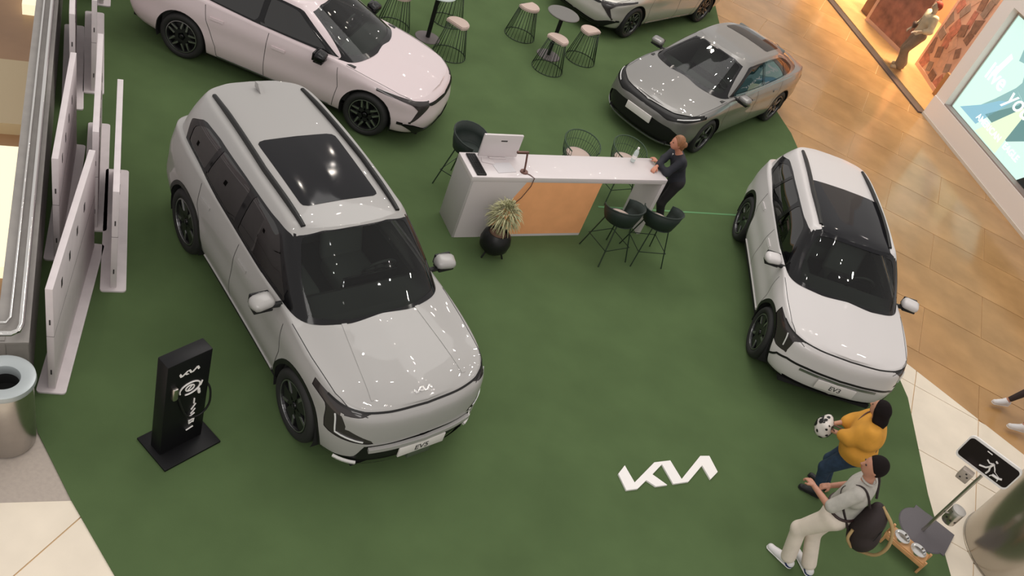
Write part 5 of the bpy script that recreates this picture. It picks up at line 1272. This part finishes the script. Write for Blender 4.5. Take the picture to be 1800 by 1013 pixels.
# man in the grey polo shirt
pos = (3.87, 6.42); fc = math.atan2(.45, -.9)
L_ = lambda x, y, z: to_local((x, y, z), pos, fc)
man, J = person('person', dict(label='person in a grey polo shirt and cream trousers walking with a dark backpack', pos=pos, face=fc, H=1.78, lean=.0, side=.0,
    feet=[tuple(L_(3.78, 6.36, .012)), tuple(L_(4.02, 6.38, .012))], foot_dir=[-.05, -.55], foot_tip=[0, 0], knee=[(1, 0, 0), (1, .1, 0)],
    hands=[(.33, .16, 1.12), (.20, -.20, .98)], elbow=[(-.6, .8, -.5), (-.6, -.8, -.5)], curl=.8, head_turn=.45, head_lean=.12, fat=1.08, ws=.118,
    skin=M_skin, shirt=mat('grey_polo', (.42, .40, .36), .85, noise=.1, nscale=14), trousers=mat('cream_trousers', (.72, .63, .54), .8, noise=.05, nscale=10), belt=mat('dark_belt', (.03, .012, .012), .5),
    shoe=mat('white_shoe', (.68, .66, .66), .5), sole=mat('white_sole', (.75, .74, .72), .5), heel_patch=mat('navy_patch', (.02, .03, .12), .6), hair=M_hairb, hair_kind='short', collar=1, sleeve=0, tg=.020, flare=.022, hem=.04, sg=.016))
H = J['H']
Tube('wristband', [J['wr'][0] + .022 * (math.cos(a) * v3(0, 1, 0) + math.sin(a) * np.cross(v3(0, 1, 0), (J['wr'][0] - J['elb'][0]) / np.linalg.norm(J['wr'][0] - J['elb'][0]))) for a in np.linspace(0, 2 * PI, 13)[:-1]], .008, M_letter, man, 6, True)
# his backpack: its own thing, worn on the back
M_bp = mat('dark_brown_nylon', (.022, .013, .013), .75, bump=.3, bscale=60); M_tan = mat('tan_webbing', (.40, .27, .12), .7)
bp = empty('backpack', (*pos, .012), fc, 'dark brown backpack with tan straps on the back of the person in grey', 'backpack')
bc = v3(-.27, -.02, 1.02)
sdf_obj('backpack_body', [([('e', bc, (.14, .19, .28), None), ('e', bc + v3(-.05, 0, -.12), (.14, .19, .17), None), ('c', bc + v3(.02, 0, .18), bc + v3(.04, 0, .25), .09, .06)], .012, .04, ())], M_bp, bp)
for s in (1, -1):
    Tube('shoulder_strap', [bc + v3(.10, s * .09, .26), J['sh'][0 if s > 0 else 1] * 1 + v3(-.06, -s * .05, .04), J['sh'][0 if s > 0 else 1] + v3(.03, -s * .06, .045), J['chest'] + v3(.125, s * .11, .0), J['chest'] + v3(.06, s * .155, -.10), bc + v3(.10, s * .13, -.10)], .013, M_bp, bp, 6, smooth=5)
Tube('strap_loop', [bc + v3(-.02, -.17, .12), bc + v3(-.10, -.23, .0), bc + v3(-.13, -.21, -.16), bc + v3(-.08, -.14, -.25), bc + v3(-.02, -.08, -.26)], .016, M_tan, bp, 8, smooth=5)
Tube('strap_loop', [bc + v3(.02, .0, .30), bc + v3(-.16, .02, .20), bc + v3(-.26, .03, .0), bc + v3(-.24, .03, -.20), bc + v3(-.10, .02, -.31)], .018, M_tan, bp, 8, smooth=5)
Tube('strap_loop', [bc + v3(.08, .17, -.02), bc + v3(.06, .20, -.12), bc + v3(-.02, .15, -.22)], .016, M_tan, bp, 8, smooth=5)
Tube('zip_line', [bc + v3(-.125 + .0 * k, .14 * math.cos(a), .13 * math.sin(a) - .02) for k, a in enumerate(np.linspace(.2, PI - .2, 12))], .005, M_blk, bp, 6)

# woman in yellow
pos = (4.20, 7.56); fc = math.atan2(.25, -1)
L_ = lambda x, y, z: to_local((x, y, z), pos, fc)
wom, J = person('person', dict(label='person with long black hair in a yellow shirt and dark jeans', pos=pos, face=fc, H=1.55, lean=.10,
    feet=[(.04, .085, 0), (-.02, -.11, 0)], foot_dir=[.15, -.25], hands=[(.35, .05, .90), (.36, -.04, .92)], elbow=[(-.5, .9, -.5), (-.5, -.9, -.5)], curl=.9, head_turn=-.35, head_lean=.1, fat=1.28, ws=.112,
    skin=M_skin2, shirt=mat('mustard_yellow', (.62, .29, .035), .85, noise=.08, nscale=10), trousers=mat('dark_denim', (.018, .038, .075), .85, noise=.25, nscale=16),
    shoe=mat('black_boot', (.012, .012, .013), .6), sole=M_blk, hair=M_hairb, hair_kind='long', sleeve=.35, loose=1, tg=.022, flare=.004, hem=-.04, sg=.028))
M_str = mat('brown_strap', (.10, .04, .03), .6)
hb_ = empty('handbag', (*pos, .012), fc, 'black and white patterned pouch held in front by the person in yellow', 'bag')
bag = sdf_obj('bag_body', [([('e', (.42, 0, .85), (.10, .14, .11), None), ('c', (.42, -.08, .92), (.42, .08, .92), .05, .05)], .010, .03, ())], None or mat('pouch_white', (.62, .58, .54), .8), hb_)
rr = random.Random(4)
bt_ = BVHTree.FromPolygons([v.co.copy() for v in bag.data.vertices], [tuple(p.vertices) for p in bag.data.polygons])
bm = bmesh.new()
for i in range(60):
    d = Vector((rr.uniform(-1, 1), rr.uniform(-1, 1), rr.uniform(-.6, 1))).normalized(); h = bt_.ray_cast(Vector((.42, 0, .88)) + d * .4, -d)
    if h[0] is None: continue
    t = h[1].orthogonal().normalized(); b2 = h[1].cross(t); r = rr.uniform(.016, .032)
    P = [bm.verts.new(h[0] + h[1] * .004 + (t * math.cos(a) + b2 * math.sin(a)) * r * rr.uniform(.5, 1.1)) for a in [2 * PI * k / 7 for k in range(7)]]
    bm.faces.new(P)
finish(bm, 'pattern_patch', M_blk, hb_, False)['kind'] = 'stuff'
U_ = J['up']
Tube('shoulder_strap', [(.36, .05, .98), J['chest'] + v3(.17, .07, -.10), J['chest'] + v3(.165, .02, .02), J['chest'] + v3(.12, -.09, .13), J['sh'][1] + v3(.02, .05, .075), J['sh'][1] + v3(-.07, .06, .05), J['chest'] + v3(-.15, .02, .0), J['pel'] + v3(-.13, .14, .05), J['pel'] + v3(.05, .16, .06), (.36, .08, .95)], .008, M_str, hb_, 6, smooth=5)

# staff member leaning on the counter
pos = (1.60, 11.58); fc = math.atan2(-.35, -.95)
st_, J = person('person', dict(label='person in black with tied reddish hair leaning on the right end of the counter', pos=pos, face=fc, H=1.56, lean=.38, pelvis_x=.02, pelvis_z=.525,
    feet=[(-.02, .09, 0), (-.06, -.10, 0)], hands=[tuple(to_local((1.19, 11.40, 1.065), pos, fc)), tuple(to_local((1.20, 11.26, 1.065), pos, fc))], elbow=[(-.3, .9, -.3), (-.3, -.9, -.3)], curl=.7, head_turn=.1, head_lean=.15, fat=.98, ws=.108,
    skin=mat('skin_pink', (.52, .22, .14), .5), shirt=mat('black_blouse', (.014, .015, .022), .8), trousers=mat('black_trousers', (.012, .010, .012), .8), shoe=M_blk, sole=M_blk, hair=mat('reddish_hair', (.26, .11, .045), .45, bump=.5, bscale=150, noise=.3, nscale=30), hair_kind='bun', sleeve=.75, tg=.010, flare=.006, hem=-.03))
Box('badge', tuple(J['chest'] + v3(.115, -.05, .07)), (.012, .05, .022), M_letter, st_)
tag(Box('held_card', (1.235, 11.33, 1.075), (.11, .07, .004), M_letter, None, rz=.5), 'small white card under the hands of the person in black', 'card')

# walker at the right edge of the frame
pos = (7.50, 10.62); fc = math.atan2(-.20, -1)
L_ = lambda x, y, z: to_local((x, y, z), pos, fc)
wk, J = person('person', dict(label='person in dark leggings and white trainers walking in at the right edge', pos=pos, face=fc, H=1.66,
    feet=[tuple(L_(7.25, 10.22, .012)), tuple(L_(7.08, 10.68, .012))], foot_dir=[0, .2], hands=[(.2, .28, .85), (-.2, -.26, .9)], curl=.5, skin=M_skin, shirt=mat('tan_shirt', (.40, .26, .14), .8),
    trousers=mat('dark_leggings', (.035, .022, .02), .8), shoe=MATS['white_shoe'], sole=MATS['white_sole'], hair=M_hairb, hair_kind='short', tl=.86, tg=.006, flare=.0, sleeve=0))

# mannequin in the window
mq, J = person('mannequin', dict(cat='mannequin', label='mannequin in a cream top and wide grey trousers in the shop window', pos=(6.62, 22.62), z=.06, face=math.atan2(-.25, -1), H=1.76,
    feet=[(.05, .09, 0), (-.08, -.10, 0)], foot_dir=[.2, -.3], hands=[(.22, .22, 1.02), (.12, -.30, .92)], curl=.4, skin=mat('mannequin_ivory', (.62, .50, .40), .4), shirt=mat('cream_cloth', (.75, .66, .50), .8, noise=.1, nscale=8), trousers=mat('wide_grey_trousers', (.27, .21, .17), .85, noise=.12, nscale=12),
    shoe=mat('ivory_trainer', (.80, .70, .52), .5), sole=mat('ivory_sole', (.82, .74, .6), .5), hair=mat('red_cap', (.35, .05, .03), .7), hair_kind='short', tg=.035, flare=.055, sleeve=.4, sg=.03, hem=-.02))
mb = empty('shoulder_bag', wp(-2.0, .55, 1.2), 0, 'small dark shoulder bag hanging at the hip of the mannequin', 'bag')
mb.location = (6.45, 22.86, 1.05)
sdf_obj('bag_pouch', [([('c', (0, -.05, .04), (0, .05, .04), .05, .05), ('e', (0, 0, 0), (.05, .10, .075), None)], .012, .03, ())], mat('bag_dark_brown', (.045, .02, .018), .6), mb)
Tube('bag_strap', [(0, -.08, .05), (.04, -.10, .30), (.14, -.08, .50), (.22, 0, .42), (.12, .08, .20), (0, .08, .05)], .007, MATS['bag_dark_brown'], mb, 6)
